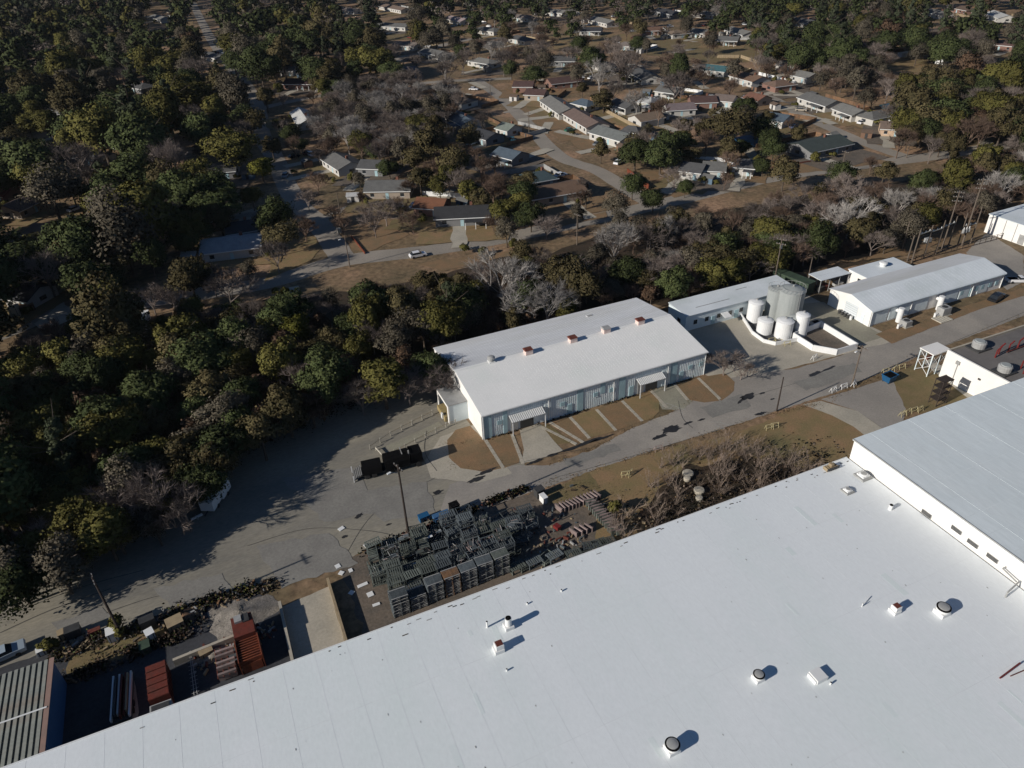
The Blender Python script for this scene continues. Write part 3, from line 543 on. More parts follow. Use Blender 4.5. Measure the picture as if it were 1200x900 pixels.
for i, (px, py) in enumerate(((1170, 415), (1181, 412), (1192, 408), (1196, 432), (1199, 438), (1166, 419))):
    p = G(px, py, 5.6)-Vector((121.6, 56, 0)); pipe([(p.x, p.y, 5.6), (p.x, p.y, 7.2), (p.x+.9, p.y, 7.7)], .14, 'redpipe', 'red_pipe', bb)
pipe([(14, 12, 6.2), (22, 12.4, 6.2), (30, 12, 6.2)], .12, 'redpipe', 'red_pipe', bb); pipe([(9, 14.8, 5.9), (16, 15, 5.9)], .1, 'rust', 'red_pipe', bb); pipe([(15, 9.8, 6.3), (25, 9.5, 6.4)], .1, 'redpipe', 'red_pipe', bb)
cp = thing('entrance_canopy', 'flat white canopy on a lattice frame at the corner of the tar-roofed building', 'canopy', (119.4, 76.9, 0))
b = MB(); b.box(-.2, 4.4, 0, 3.2, 4.9, 5.1, 'whitewall'); b.build('canopy_roof', cp)
for x in (0, 2.1, 4.2):
    for y in (.2, 3.0): wnd(cp, 'post', x-.07, x+.07, y-.07, y+.07, 0, 4.9, 'palewall')
b = MB()
for x0, x1 in ((0, 2.1), (2.1, 4.2)):
    for z0, z1 in ((.3, 2.4), (2.4, 4.6)): b.tube((x0, .2, z0), (x1, .2, z1), .05, .05, 'greymetal', 4); b.tube((x0, .2, z1), (x1, .2, z0), .05, .05, 'whitemetal', 4)
for z0, z1 in ((.3, 2.4), (2.4, 4.6)): b.tube((0, .2, z0), (0, 3.0, z1), .05, .05, 'whitemetal', 4); b.tube((0, 3, z0), (0, .2, z1), .05, .05, 'whitemetal', 4)
b.build('brace', cp)
b = MB(); b.tube((0, 0, .35), (2.0, .3, .35), .28, .28, 'red', 10); b.box(-.3, .3, -.3, .3, 0, .6, 'red'); tag(b.build('red_valve', None, (*G(1086, 421)[:2], 0)), 'red pipe valve lying on the pale pad by the canopy', 'valve')

# tanks
TG = 'cluster of tanks inside the low wall'
def tank(px, py, d, h, m, label, dome=True, ladder=False):
    p = G(px, py); t = thing('storage_tank', label, 'tank', (p.x, p.y, .04), 0)
    r_ = d/2; b = MB(); b.lathe((0, 0, 0), [(r_, 0), (r_, h), ], m, 28); o = b.build('shell', t, smooth=False)
    b = MB(); pr = [(r_*1.03, h-.06), (r_*1.03, h+.06), (r_*.96, h+.12), (r_*.7, h+.12+.13*r_), (r_*.35, h+.12+.2*r_), (.12, h+.12+.24*r_)] if dome else [(r_*1.02, h-.05), (r_*1.02, h+.15), (r_*.95, h+.05), (.3, h+.25)]
    b.lathe((0, 0, 0), pr, m, 28); b.build('top', t)
    b = MB(); b.tube((.2, .1, h+.12+.2*r_), (.2, .1, h+.5+.22*r_), .22, .22, 'greymetal', 8); b.build('hatch', t)
    if ladder:
        b = MB()
        for s in (-.25, .25): b.tube((s-r_*.2, -r_-.15, 0), (s-r_*.2, -r_-.15, h+.9), .04, .04, 'greymetal', 4)
        for i in range(int(h/.5)): b.tube((-.25-r_*.2, -r_-.15, .4+i*.5), (.25-r_*.2, -r_-.15, .4+i*.5), .03, .03, 'greymetal', 4)
        b.build('ladder', t)
        b = MB(); n = 20
        for q in range(n):
            a0, a1 = 2*math.pi*q/n, 2*math.pi*(q+1)/n
            b.tube((r_*math.cos(a0), r_*math.sin(a0), h+.9), (r_*math.cos(a1), r_*math.sin(a1), h+.9), .035, .035, 'greymetal', 4); b.tube((r_*math.cos(a0), r_*math.sin(a0), h), (r_*math.cos(a0), r_*math.sin(a0), h+.9), .03, .03, 'greymetal', 4)
        b.build('railing', t)
tank(922, 375, 5.5, 7.4, 'steel_tank', 'largest grey steel tank with dome and railing', True, True)
tank(905, 371, 3.8, 6.8, 'steel_tank', 'tall grey tank left of the largest one', True, True)
tank(883, 375, 3.3, 4.4, 'tank_white', 'white tank farthest left beside the long shed')
tank(895, 389, 3.3, 2.9, 'tank_white', 'shortest white tank at the near left of the cluster')
tank(917, 394, 3.6, 3.7, 'tank_white', 'stout white tank at the front of the cluster')
tank(937, 391, 2.9, 4.6, 'tank_white', 'slim white tank at the right end of the cluster')
tank(929, 389, 2.6, 3.6, 'steel_tank', 'small grey tank squeezed between two white tanks')
pipe([(*G(912, 372)[:2], 7.4), (*G(912, 372)[:2], 7.4)], .05, 'greymetal', 'pipework', None) if False else None
def wallrun(pts, t_, h, m, par, name='wall_side'):
    n = len(pts)
    for i in range(n-1):
        a, c = Vector(pts[i]), Vector(pts[i+1]); d = (c-a).normalized(); q = Vector((-d.y, d.x))*t_/2; e = d*(t_/2-.004*(i % 2))
        b = MB(); b.prism([(a-q-e), (c-q+e), (c+q+e), (a+q-e)], 0, h-.004*(i % 2), m); b.build(name, par)
cw = thing('containment_wall', 'low pale wall curving round the cluster of tanks', 'wall')
wallrun([(103.6, 113.2), (100.6, 105.5), (100.4, 101.6), (101.8, 99.6), (106.9, 98.9)], .2, .85, 'tank_white', cw)
pw = thing('pit_wall', 'open five-sided white concrete pit wall beside the tanks', 'wall')
wallrun([(107, 94.5), (107, 100.2), (115.6, 101.4), (115.4, 90.9), (110, 91), (107, 94.5)], .22, 1.4, 'tank_white', pw)
sheet('pit_floor', [(107.2, 94.5), (107.2, 100), (115.4, 101.2), (115.2, 91.1), (110.2, 91.1)], .06, 'dirt', px=False, amp=0)
sheet('tank_floor', [(103.6, 113), (100.8, 105), (100.8, 101), (102, 99.9), (107, 99.2), (114, 101), (116, 110), (112, 112.5)], .05, 'darkpave_shade', px=False, amp=0)
b = MB(); b.box(115.7, 117.2, 90.5, 104, 0, .09, 'black'); tag(b.build('black_strip'), kind='structure')  # flat black strip along the east side of the pit wall
gc = thing('green_container', 'long green roll-off container behind the tanks', 'container', (*G(932, 338)[:2], 0), math.radians(-78))
b = MB(); b.box(-6, 4, -1.3, 1.3, .2, 2.8, 'green'); b.build('body', gc); b = MB(); b.box(-6.1, 4.1, -1.4, 1.4, 2.8, 3.0, 'green'); b.build('lid', gc)
b = MB()
for i in range(9): b.box(-5.8+i*1.15, -5.68+i*1.15, 1.3, 1.38, .2, 2.8, 'green'); b.box(-5.8+i*1.15, -5.68+i*1.15, -1.38, -1.3, .2, 2.8, 'green')
b.build('rib', gc)
wc = thing('open_shelter', 'flat pale shelter roof on thin posts behind the workshop', 'shelter', (126.6, 113.6, 0))
b = MB(); b.box(0, 9, 0, 2.2, 3.3, 3.42, 'paleroof'); b.build('roof', wc); b = MB(); b.box(0, 9, 2.22, 4.2, 3.32, 3.44, 'paleroof'); b.build('roof', wc)
for x in (.2, 3, 6, 8.8):
    for y in (.2, 4.0): wnd(wc, 'post', x-.07, x+.07, y-.07, y+.07, 0, 3.3, 'greymetal')
b = MB(); b.box(.5, 2.2, .4, 1.8, 0, 1.2, 'darkmetal'); b.box(2.6, 4, .8, 2.4, 0, .9, 'rust'); b.box(6, 8, .5, 2, 0, 1.0, 'greymetal'); b.build('stored_equipment', wc)

# lower-left ribbed shed
sh = thing('ribbed_shed', 'shed with ribbed grey-green roof and blue side wall at the lower left', 'shed', (-60, 60.9, 0))
b = MB(); b.box(0, 29.0, 0, 13.4, 0, 4.8, 'shade_tarp_blue'); b.build('wall', sh)  # blue of the unlit east side is put into the wall colour
b = MB(); b.box(-.1, 29.2, -.1, 13.5, 4.8, 4.92, 'shed_gap'); b.build('roof', sh)
pm = MB().box(0, .38, -.15, 13.55, 4.93, 5.06, 'shed_rib').mesh('roof_panel')
for i in range(46): link('roof_panel', pm, sh, (28.2-i*.64, 0, 0))
b = MB(); b.box(28.7, 29.25, -.2, 13.6, 4.93, 5.03, 'shed_ridge'); b.build('edge_flashing', sh)
b = MB(); b.box(18, 29, 6.3, 6.5, 5.06, 5.1, 'whitemetal'); b.build('cleat', sh)

# ================================================================== RAMP, YARD CLUTTER
sheet('ramp_floor', [(-4.3, 56), (2.2, 56), (2.2, 75.6), (-4.3, 74.8)], .05, 'concrete', px=False, amp=.05)
rw = thing('ramp_wall', 'low tan kerb wall along the right side of the concrete ramp', 'wall'); b = MB(); b.box(2.2, 2.55, 56.2, 76.0, 0, 1.35, 'timber'); b.build('wall_body', rw)
rw = thing('ramp_wall', 'dark low wall along the left side of the concrete ramp', 'wall'); b = MB(); b.box(-4.7, -4.32, 56.2, 75.0, 0, 1.1, 'concrete'); b.build('wall_body', rw)
cnt = [0]
def container(x, y, L, W, H, rz, m, label, lid=True):
    t = thing('container', label, 'container', (x, y, .04), rz)
    b = MB(); b.box(-W/2, W/2, -L/2, -L/2+.08, 0, H, m); b.box(-W/2, W/2, L/2-.08, L/2, 0, H, m); b.box(-W/2, -W/2+.08, -L/2+.08, L/2-.08, 0, H, m); b.box(W/2-.08, W/2, -L/2+.08, L/2-.08, 0, H, m); b.box(-W/2+.08, W/2-.08, -L/2+.08, L/2-.08, 0, .2, m); b.build('body', t)
    b = MB()
    for s in (-1, 1):
        for i in range(int(L/.8)): b.box(s*W/2-(.08 if s < 0 else 0), s*W/2+(.08 if s > 0 else 0), -L/2+.3+i*.8, -L/2+.42+i*.8, .1, H-.1, m)
    b.build('rib', t)
    if lid:
        b = MB()
        n = int(L/1.0)
        for i in range(n): b.box(-W/2+.05, W/2-.05, -L/2+.05+i*L/n, -L/2+(i+.93)*L/n, H, H+.07+.02*(i % 2), m)
        b.build('lid', t)
    return t
container(-20.0, 68.0, 5.2, 2.35, 2.3, math.radians(3), 'red', 'red roll-off container with ribbed top in the scrap yard'); 
b = MB(); b.box(-1.2, 1.2, -.9, .9, 0, 2.0, 'greymetal'); b.box(-1, 1, -.7, .7, 2.0, 2.1, 'darkmetal'); tag(b.build('grey_hopper', None, (-19.8, 63.9, .04)), 'grey steel hopper just below the red roll-off container', 'hopper')
b = MB(); b.box(-3.9, 3.9, -.2, .2, 0, 1.1, 'concrete'); tag(b.build('retaining_wall', None, (-14.5, 71.6, 0), math.radians(4)), 'narrow grey retaining wall running from the red container to the gravel', 'wall')
# long bars on trailer
tb = thing('bar_trailer', 'flat trailer loaded with long steel bars in the shade of the shed', 'trailer', (*G(146, 822)[:2], 0), math.radians(-2))
b = MB(); b.box(-1.2, 1.2, -3.4, 3.4, .7, .9, 'darkmetal'); b.build('bed', tb)
for s in (-1, 1):
    for y in (-2, -1): b = MB(); b.tube((s*1.0, y, .4), (s*1.25, y, .4), .4, .4, 'tyre', 12); b.build('wheel', tb)
for i, (x, m_) in enumerate(((-1.0, 'whitemetal'), (-.6, 'darkmetal'), (-.3, 'whitemetal'), (.05, 'red'), (.4, 'rust'), (.7, 'timber'), (1.0, 'whitemetal'))):
    b = MB(); b.box(x-.1, x+.1, -3.2+.3*(i % 3), 3.2-.4*(i % 2), .9, 1.4+.3*(i % 2), m_); b.build('bar', tb)
sheet('pale_pad', [(150, 797), (157, 797), (163, 835), (160, 846), (154, 840)], .07, 'concrete', amp=.1)
# red and orange machine
rm = thing('scrap_machine', 'red and orange rusty baler machine with a white panel on top', 'machine', (-9.3, 69.5, 0), math.radians(2))
b = MB(); b.box(-1.3, 1.3, .2, 3.6, .1, 2.9, 'red'); b.build('housing', rm); b = MB(); b.box(-.9, 0, 2.4, 3.5, 2.9, 3.25, 'greymetal'); b.box(.1, .9, 2.2, 3.5, 2.9, 3.1, 'darkmetal'); b.build('top_panel', rm)
b = MB(); b.box(-1.2, 1.2, -3.4, .2, .1, 1.6, 'orange'); b.build('hopper', rm)
for i in range(9): b = MB(); b.box(-1.35, 1.35, -3.3+i*.4, -3.15+i*.4, 1.6, 2.3, 'orange'); b.build('slat', rm)
for s in (-1, 1): b = MB(); b.box(s*1.4-.06, s*1.4+.06, -3.5, .2, .1, 2.5, 'orange'); b.build('side_frame', rm)
t = thing('scrap_rack', 'rusty steel frame rack stacked beside the red machine', 'rack', (-12.2, 68.3, 0))
for i in range(5): b = MB(); b.box(-1.1, 1.1, -2.2+i*.9, -1.9+i*.9, .3, 1.5+.2*(i % 2), 'rackpink'); b.build('beam', t)
for i in range(4): b = MB(); b.box(-1.2+.7*i, -1.1+.7*i, -2.4, 2.3, 1.0, 1.2, 'rust'); b.build('rail', t)
# lattice mast lying in shade
lm = thing('lattice_mast', 'thin lattice mast lying on the dark pavement right of the red container', 'mast', (*G(228, 795)[:2], .1), math.radians(2))
b = MB()
for s in (-.2, .2): b.tube((s, -4, .5), (s*.3, 4, .5), .05, .04, 'greymetal', 4)
b.build('rail', lm)
for i in range(12): b = MB(); b.tube((-.45, -3.8+i*.6, .5), (.45, -3.8+i*.6, .5), .035, .035, 'greymetal', 4); b.build('rung', lm)
# gravel mound
def mound(name, px, py, rx, ry, h, m, label, cat, seed=3, kind=None):
    c = G(px, py); r = random.Random(seed); n, k = 28, 9; b = MB(); ph = [r.uniform(0, 6) for _ in range(4)]
    v = []
    for j in range(k+1):
        f = j/k
        for i in range(n):
            t = 2*math.pi*i/n; R_ = 1+.16*math.sin(3*t+ph[0])+.1*math.sin(7*t+ph[1])
            z = h*(1-f)**1.2*(1+r.uniform(-.12, .12)) if f < 1 else 0
            v.append((rx*f*R_*math.cos(t), ry*f*R_*math.sin(t), z))
    b.v = v; mi = b.mi(m)
    for j in range(k):
        for i in range(n): b.f.append((j*n+i, (j+1)*n+i, (j+1)*n+(i+1) % n, j*n+(i+1) % n)); b.m.append(mi)
    tag(b.build(name, None, (c.x, c.y, .03), smooth=True), label, cat, kind=kind)
mound('gravel_heap', 283, 722, 4.6, 3.6, 1.0, 'gravel', None, None, 3, 'stuff')
mound('dirt_heap', 255, 765, 2.6, 1.6, .8, 'gravel', None, None, 5, 'stuff')
mound('leaf_heap', 215, 722, 2.4, 1.4, .7, 'rackrust', None, None, 6, 'stuff')
def crate(px, py, s, m, label, name='crate', cat='crate', rz=0, z=.04):
    p = G(px, py); t = thing(name, label, cat, (p.x, p.y, z), rz); b = MB(); b.box(-s[0]/2, s[0]/2, -s[1]/2, s[1]/2, 0, s[2], m); b.build('body', t)
    b = MB(); b.box(-s[0]/2-.05, s[0]/2+.05, -s[1]/2-.05, s[1]/2+.05, s[2], s[2]+.08, m); b.build('lid', t)
    b = MB()
    for q in (-1, 1): b.box(q*s[0]*.3-.05, q*s[0]*.3+.05, -s[1]/2-.04, -s[1]/2, 0, s[2], 'darkmetal'); b.box(q*s[0]*.3-.05, q*s[0]*.3+.05, s[1]/2, s[1]/2+.04, 0, s[2], 'darkmetal')
    b.build('strap', t)
crate(207, 735, (2.0, 1.7, 1.3), 'timber', 'tan wooden crate beside the leaf heap', rz=.2)
crate(134, 748, (1.2, 1.4, 1.5), 'whitemetal', 'white ribbed cabinet at the foot of the lower-left pole', 'cabinet', 'cabinet', .1)
crate(176, 735, (1.8, 1.5, 1.9), 'darkmetal', 'dark machinery cage between the pole and the tan crate', 'cage', 'cage', .15)
crate(178, 748, (1.0, 1.2, 1.3), 'whitemetal', 'small whitish machine part beside the dark cage', 'machine_part', 'machine part', .3)
crate(88, 744, (1.8, 1.2, 1.3), 'darkmetal', 'dark machine frame left of the lower-left pole', 'machine', 'machine', .1)
crate(75, 748, (.8, 1.0, 1.2), 'timber', 'small tan box beside the dark machine frame', rz=.2)
crate(50, 766, (1.0, .8, .8), 'whitemetal', 'small white box at the corner of the ribbed shed', rz=.2)
crate(172, 762, (1.2, 1.4, 1.1), 'green', 'green machine in the shade below the dark cage', 'machine', 'machine', .1)
crate(282, 772, (2.2, 1.8, 1.1), 'rackgrey', 'grey steel bin beside the red and orange machine', 'bin', 'bin', .1)
crate(243, 768, (1.6, .9, .9), 'timber', 'pile of pale timber offcuts at the gravel edge', 'timber_pile', 'timber pile', .2)
crate(112, 742, (1.4, .6, .6), 'rust', 'low rusty box in the hedge line left of the pole', rz=.1)
crate(497, 609, (1.6, 1.0, .9), 'blue', 'small blue tarp bundle on the fence line right of the pole', 'tarp_bundle', 'bundle', .1)
crate(518, 609, (2.6, 1.3, 1.0), 'shade_tarp_blue', 'dark blue bundle beside the black box on the fence line', 'tarp_bundle', 'bundle', .1)
crate(533, 600, (1.4, 1.2, 1.6), 'black', 'black box standing on the fence line between rack yard and street', 'box', 'box', .1)
crate(632, 581, (1.4, 1.2, 1.5), 'darkmetal', 'dark cage left of the small white generator at the lawn corner', 'cage', 'cage', .1)
crate(637, 588, (.8, 1.3, 1.2), 'whitemetal', 'white-topped generator at the near corner of the lawn', 'generator', 'generator', .1)
# leaf and rubble hedge strip along the yard edge
def rubble(name, a, b2, n, wd, cols, seed):
    r = random.Random(seed); bb_ = MB(); A, B_ = Vector(a), Vector(b2)
    for i in range(n):
        p = A.lerp(B_, r.random())+Vector((r.uniform(-.4, .4), r.gauss(0, wd))); s = r.uniform(.06, .3); t = r.uniform(0, 3); c_, s_ = math.cos(t), math.sin(t); l = s*r.uniform(.6, 2.2); h = r.uniform(.06, .4)
        q = [(p.x+x*c_-y*s_, p.y+x*s_+y*c_) for x, y in ((-l, -s*.5), (l, -s*.4), (l*.9, s*.5), (-l*.9, s*.4))]; bb_.prism(q, .03, .03+h, r.choice(cols))
    tag(bb_.build(name), kind='stuff')
rubble('yard_rubble', (-32, 79.5), (-5, 79.6), 330, .7, ['rackrust', 'dirt', 'darkmetal', 'litter', 'litter', 'greymetal', 'timber', 'black'], 1)
rubble('yard_rubble', (-31, 75), (-16, 76), 130, .5, ['rackrust', 'dirt', 'darkmetal', 'litter'], 2)
rubble('fence_rubble', (8, 79.3), (36, 82.0), 260, .4, ['rust', 'darkmetal', 'black', 'litter', 'rackrust', 'black'], 3)
rubble('scrap_litter', (-16, 70), (-6, 71.5), 120, .9, ['timber', 'rackgrey', 'greymetal', 'rust'], 4)
rubble('yard_litter', (26, 72), (40, 70), 170, 3.0, ['rust', 'greymetal', 'timber', 'rackgrey', 'dirt'], 5)
rubble('yard_litter', (42, 74), (50, 66), 110, 2.0, ['rackrust', 'rackgrey', 'timber', 'litter'], 6)
# white sheets lying about
for i, (px, py, w_, l_, a, lab) in enumerate(((400, 620, 1.2, .9, .4, 'white board lying alone on the street west of the pole'), (396, 664, .9, 1.0, .2, 'white board lying at the west rim of the racks, upper of two'), (400, 672, .9, .9, .8, 'white board lying at the west rim of the racks, lower of two'),
                                         (430, 641, .7, 1.6, .3, 'upright white panel leaning at the corner of the racks'), (412, 695, .9, .9, .7, 'folded white board on the ground beside the dock pit'), (425, 686, 1.9, .7, .1, 'long white board on the ground left of the tall rack stacks'),
                                         (434, 697, 1.1, 1.1, .1, 'pale square panel left of the tall rack stacks'), (441, 709, 1.3, .6, .0, 'pale strip panel nearest the warehouse edge'), (501, 629, 1.8, 1.0, .1, 'white pointed tarpaulin behind the green racks'), (568, 607, 1.1, 1.0, .4, 'white square lid on a box at the east end of the racks'),
                                         (411, 669, .7, .9, .1, 'small white panel against the first green rack'))):
    p = G(px, py); zz = 1.6 if i in (8, 9) else .08; w_ *= .78; l_ *= .78; b = MB(); b.box(-w_/2, w_/2, -l_/2, l_/2, 0, .06, 'whitemetal')
    if i in (8, 9): b.box(-w_/2+.1, w_/2-.1, -l_/2+.1, l_/2-.1, -zz+.05, 0, 'rackgrey'); p = G(px, py, 1.6)
    tag(b.build('white_panel', None, (p.x, p.y, zz), a), lab, 'panel')

# ------------------------------------------------------------------ racks
def rack_mesh(name, m, w_=2.2, d=1.35, h=.9, slats=7, flat=False):
    b = MB()
    for sx in (-1, 1):
        for sy in (-1, 1): b.box(sx*w_/2-.06, sx*w_/2+.06, sy*d/2-.06, sy*d/2+.06, 0, h, m)
    for sy in (-1, 1): b.box(-w_/2, w_/2, sy*d/2-.04, sy*d/2+.04, h-.12, h-.02, m); b.box(-w_/2, w_/2, sy*d/2-.05, sy*d/2+.05, .05, .15, m)
    for sx in (-1, 1): b.box(sx*w_/2-.045, sx*w_/2+.045, -d/2, d/2, h-.13, h-.03, m); b.box(sx*w_/2-.04, sx*w_/2+.04, -d/2, d/2, .06, .16, m)
    for i in range(slats): x = -w_/2+(i+.5)*w_/slats; b.box(x-.08, x+.08, -d/2+.02, d/2-.02, h-.10 if flat else .16, h-.04 if flat else .22, m)
    if not flat: b.tube((-w_/2, -d/2, .1), (w_/2, -d/2, h), .03, .03, m, 4)
    return b.mesh(name)
def pallet_mesh(name, m):
    b = MB(); w_, d, h = 2.25, 1.7, .27
    for i in range(9): y = -d/2+(i+.5)*d/9; b.box(-w_/2, w_/2, y-.06, y+.06, h-.06, h-.01, m if 0 < i < 8 else 'greymetal')
    for x in (-w_/2+.06, 0, w_/2-.06): b.box(x-.07, x+.07, -d/2, d/2, .0, h-.06, m)
    return b.mesh(name)
RM = [rack_mesh('rack', M[k], flat=f) for k in ('rackgreen', 'rackgrey') for f in (True, False)]
PM = [pallet_mesh('rack_tray', M[k]) for k in ('rackgrey', 'rackgreen', 'rackrust')]
def junk_mesh(seed):
    q = random.Random(seed); b = MB()
    for i in range(16):
        x, y, z = q.uniform(-1, 1), q.uniform(-.6, .6), q.uniform(.1, 1.0); l = q.uniform(.2, .9); a = q.uniform(0, 3.1); b.tube((x-l*math.cos(a), y-l*.6*math.sin(a), z), (x+l*math.cos(a), y+l*.6*math.sin(a), z+q.uniform(-.3, .3)), .04, .04, q.choice(['rackgrey', 'rackgreen', 'greymetal', 'rackgrey', 'rackpink', 'darkmetal']), 4)
    for i in range(3):
        x, y, z = q.uniform(-.6, .6), q.uniform(-.3, .3), q.uniform(.2, .9); b.box(x-.45, x+.45, y-.3, y+.3, z, z+.05, q.choice(['rackgrey', 'darkmetal', 'rackgreen', 'steel_tank']))
    for sx in (-1, 1):
        for sy in (-1, 1): b.box(sx*1.05-.06, sx*1.05+.06, sy*.62-.06, sy*.62+.06, 0, .95, 'rackgrey')
    return b.mesh('rack')
JM = [junk_mesh(i) for i in range(5)]
r = random.Random(11)
ncol = 11
for j in range(7):                                       # rows from the roof edge back
    y = 70.2+j*1.52
    for i in range(ncol):
        x = 8.4+i*2.36+(.25*j)+r.uniform(-.2, .2)
        if j >= 5 and i >= 7: continue
        if i == 0 and j in (0, 1): continue
        if j <= 1 and i > 8: continue
        lv = r.choice((1, 2, 2, 3)) if j > 1 else 3
        east = i > ncol*.55
        for k in range(lv):
            me = RM[r.randrange(2) if (i < 4 or (east and r.random() < .3)) else 2+r.randrange(2)]
            if r.random() < .42 and k == lv-1: me = JM[r.randrange(5)]
            o = link('steel_rack', me, None, (x+r.uniform(-.1, .1), y+r.uniform(-.12, .12), .04+k*.92), r.gauss(0, .09)+(math.pi/2 if r.random() < .12 else 0))
            g = 'steel racks crowded in the yard beside the warehouse'
            if me in JM: tag(o, 'rack loaded with tangled metal rods and sheets among the crowded rows', 'rack', 'racks loaded with tangled metal')
            elif me in RM[:2]: tag(o, 'dark green steel rack in the crowded rows beside the warehouse', 'rack', g+', green ones')
            else: tag(o, 'dark grey steel rack in the crowded rows beside the warehouse', 'rack', g+', grey ones')
for i in range(7):                                       # tall tray stacks next to the roof edge
    x = 10.3+i*2.5; m_ = 2 if i in (3,) else (0 if i != 6 else 1)
    for k in range(13 if i != 1 else 9):
        o = link('steel_tray', PM[m_], None, (x+r.uniform(-.05, .05), 67.0+.1*i+r.uniform(-.05, .05), .04+k*.285), r.gauss(0, .02))
        tag(o, 'rust-brown steel tray in the fourth tall stack from the left' if m_ == 2 else ('dark slatted steel tray in the tall stacks along the warehouse edge' if m_ == 0 else 'dull green steel tray in the easternmost tall stack'), 'tray', 'trays of tall stack, '+('rusty' if m_ == 2 else 'dark' if m_ == 0 else 'green'))
for i in range(7):                                       # loose racks on top of and behind the tall stacks
    o = link('steel_rack', RM[2+i % 2], None, (10.5+i*2.5, 68.9, .04), r.gauss(0, .05)); tag(o, 'dark grey steel rack in the crowded rows beside the warehouse', 'rack', 'steel racks crowded in the yard beside the warehouse, grey ones')
    o = link('steel_rack', RM[2+(i+1) % 2], None, (10.5+i*2.5, 68.9, .96), r.gauss(0, .09)); tag(o, 'dark grey steel rack in the crowded rows beside the warehouse', 'rack', 'steel racks crowded in the yard beside the warehouse, grey ones')
slat = MB().box(-.1, .1, -.75, .75, 0, .9, 'rackpink').box(-.13, .13, -.8, -.7, 0, 1.0, 'rackpink').box(-.13, .13, .7, .8, 0, 1.0, 'rackpink').mesh('storage_stand')
slatg = MB().box(-.75, .75, -.11, .11, 0, 1.0, 'rackgreen').box(-.85, .85, -.05, .05, 1.0, 1.12, 'rackpink').mesh('storage_stand')
def row(a, b2, n, me, rz, label, z=.04):
    A, B_ = G(*a, z+.8), G(*b2, z+.8)
    for i in range(n):
        p = A.lerp(B_, i/(n-1)); tag(link('storage_stand', me, None, (p.x, p.y, z), rz+r.gauss(0, .1)), label, 'stand', label)
row((655, 594), (700, 578), 12, slat, .25, 'faded pinkish steel frame standing in the row at the lawn corner')
row((690, 586), (722, 622), 14, slatg, -.1, 'green steel frame in the row running down from the lawn corner')
row((694, 588), (728, 622), 14, slatg, -.1, 'green steel frame in the outer row running down from the lawn corner')
row((540, 648), (585, 630), 11, slat, .2, 'faded pinkish steel frame in the upper row on top of the crowded racks', .96)
row((548, 630), (580, 616), 8, slat, .3, 'pale steel frame in the short row near the orange post', .04)
row((672, 622), (690, 616), 4, slat, .35, 'pale steel frame standing alone in the open dirt patch', .04)
for i, (px, py) in enumerate(((606, 663), (616, 660), (626, 657), (672, 648), (682, 643), (692, 639), (702, 636), (640, 652), (650, 650), (712, 634), (600, 645), (610, 632), (590, 640), (604, 620), (615, 628))):
    p = G(px, py, .8); o = link('steel_rack', RM[(0, 1, 2)[i % 3]], None, (p.x, p.y, .04), r.uniform(-.3, .5)); tag(o, 'greenish steel rack in the loose group east of the crowded rows', 'rack', 'loose racks east of the rows')
t = thing('red_cart', 'small bright red cart alone in the dirt patch among the racks', 'cart', (*G(653, 621)[:2], .04), .3)
b = MB(); b.box(-.4, .4, -.5, .5, .3, .9, 'redpipe'); b.build('tub', t); 
for s in (-1, 1): b = MB(); b.tube((s*.45, 0, .2), (s*.5, 0, .2), .2, .2, 'tyre', 10); b.build('wheel', t)
for i, (px, py) in enumerate(((546, 615), (551, 611))): b = MB(); b.tube((0, 0, 0), (0, 0, 1.3), .12, .12, 'orange', 8); b.box(-.5, .5, -.05, .05, .9, 1.1, 'timber'); tag(b.build('barrier_post', None, (*G(px, py)[:2], .04)), ('left' if i == 0 else 'right')+' orange-tan post of the pair behind the pale frames', 'post')

# ------------------------------------------------------------------ fences, barriers
def postfence(pts, name, label, m='concrete_pale', rails=True, h=1.1):
    t = thing(name, label, 'fence')
    for (px, py) in pts:
        p = G(px, py); b = MB(); b.box(-.08, .08, -.08, .08, 0, h, m); b.build('post', t, (p.x, p.y, 0))
    if rails:
        for a, c in zip(pts[:-1], pts[1:]):
            A, B_ = G(*a), G(*c); b = MB(); b.tube((A.x, A.y, .8), (B_.x, B_.y, .8), .05, .05, 'timber', 4); b.build('rail', t)
postfence([(449, 538), (462, 533), (475, 526), (487, 519.5), (499, 513), (511, 507), (523, 501), (534, 497)], 'post_fence', 'fence of short cream posts on the near side of the approach strip')
postfence([(434, 527), (446, 519), (458, 511), (471, 504), (483, 498), (495, 492), (507, 486)], 'post_fence', 'fence of short cream posts on the shaded far side of the approach strip')
b = MB(); A, B_ = G(441, 528), G(451, 539); b.tube((A.x, A.y, .6), (B_.x, B_.y, .6), .13, .13, 'concrete_pale', 6); b.tube((A.x, A.y, 0), (A.x, A.y, .8), .1, .1, 'concrete_pale', 6); b.tube((B_.x, B_.y, 0), (B_.x, B_.y, .8), .1, .1, 'concrete_pale', 6); tag(b.build('gate_bar'), 'pale gate bar closing the end of the approach strip', 'gate')
def barrier(px, py, m, label, rz=0, s=1.):
    p = G(px, py); b = MB()
    for x in (-.7, .7):
        b.tube((x*s, -.35*s, 0), (x*s, 0, 1.0*s), .045, .045, m, 5); b.tube((x*s, .35*s, 0), (x*s, 0, 1.0*s), .045, .045, m, 5)
    b.tube((-.75*s, 0, 1.0*s), (.75*s, 0, 1.0*s), .06, .06, m, 5); b.tube((-.7*s, -.2*s, .45*s), (.7*s, -.2*s, .45*s), .06, .06, m, 5)
    tag(b.build('barrier', None, (p.x, p.y, .04), rz), label, 'barrier')
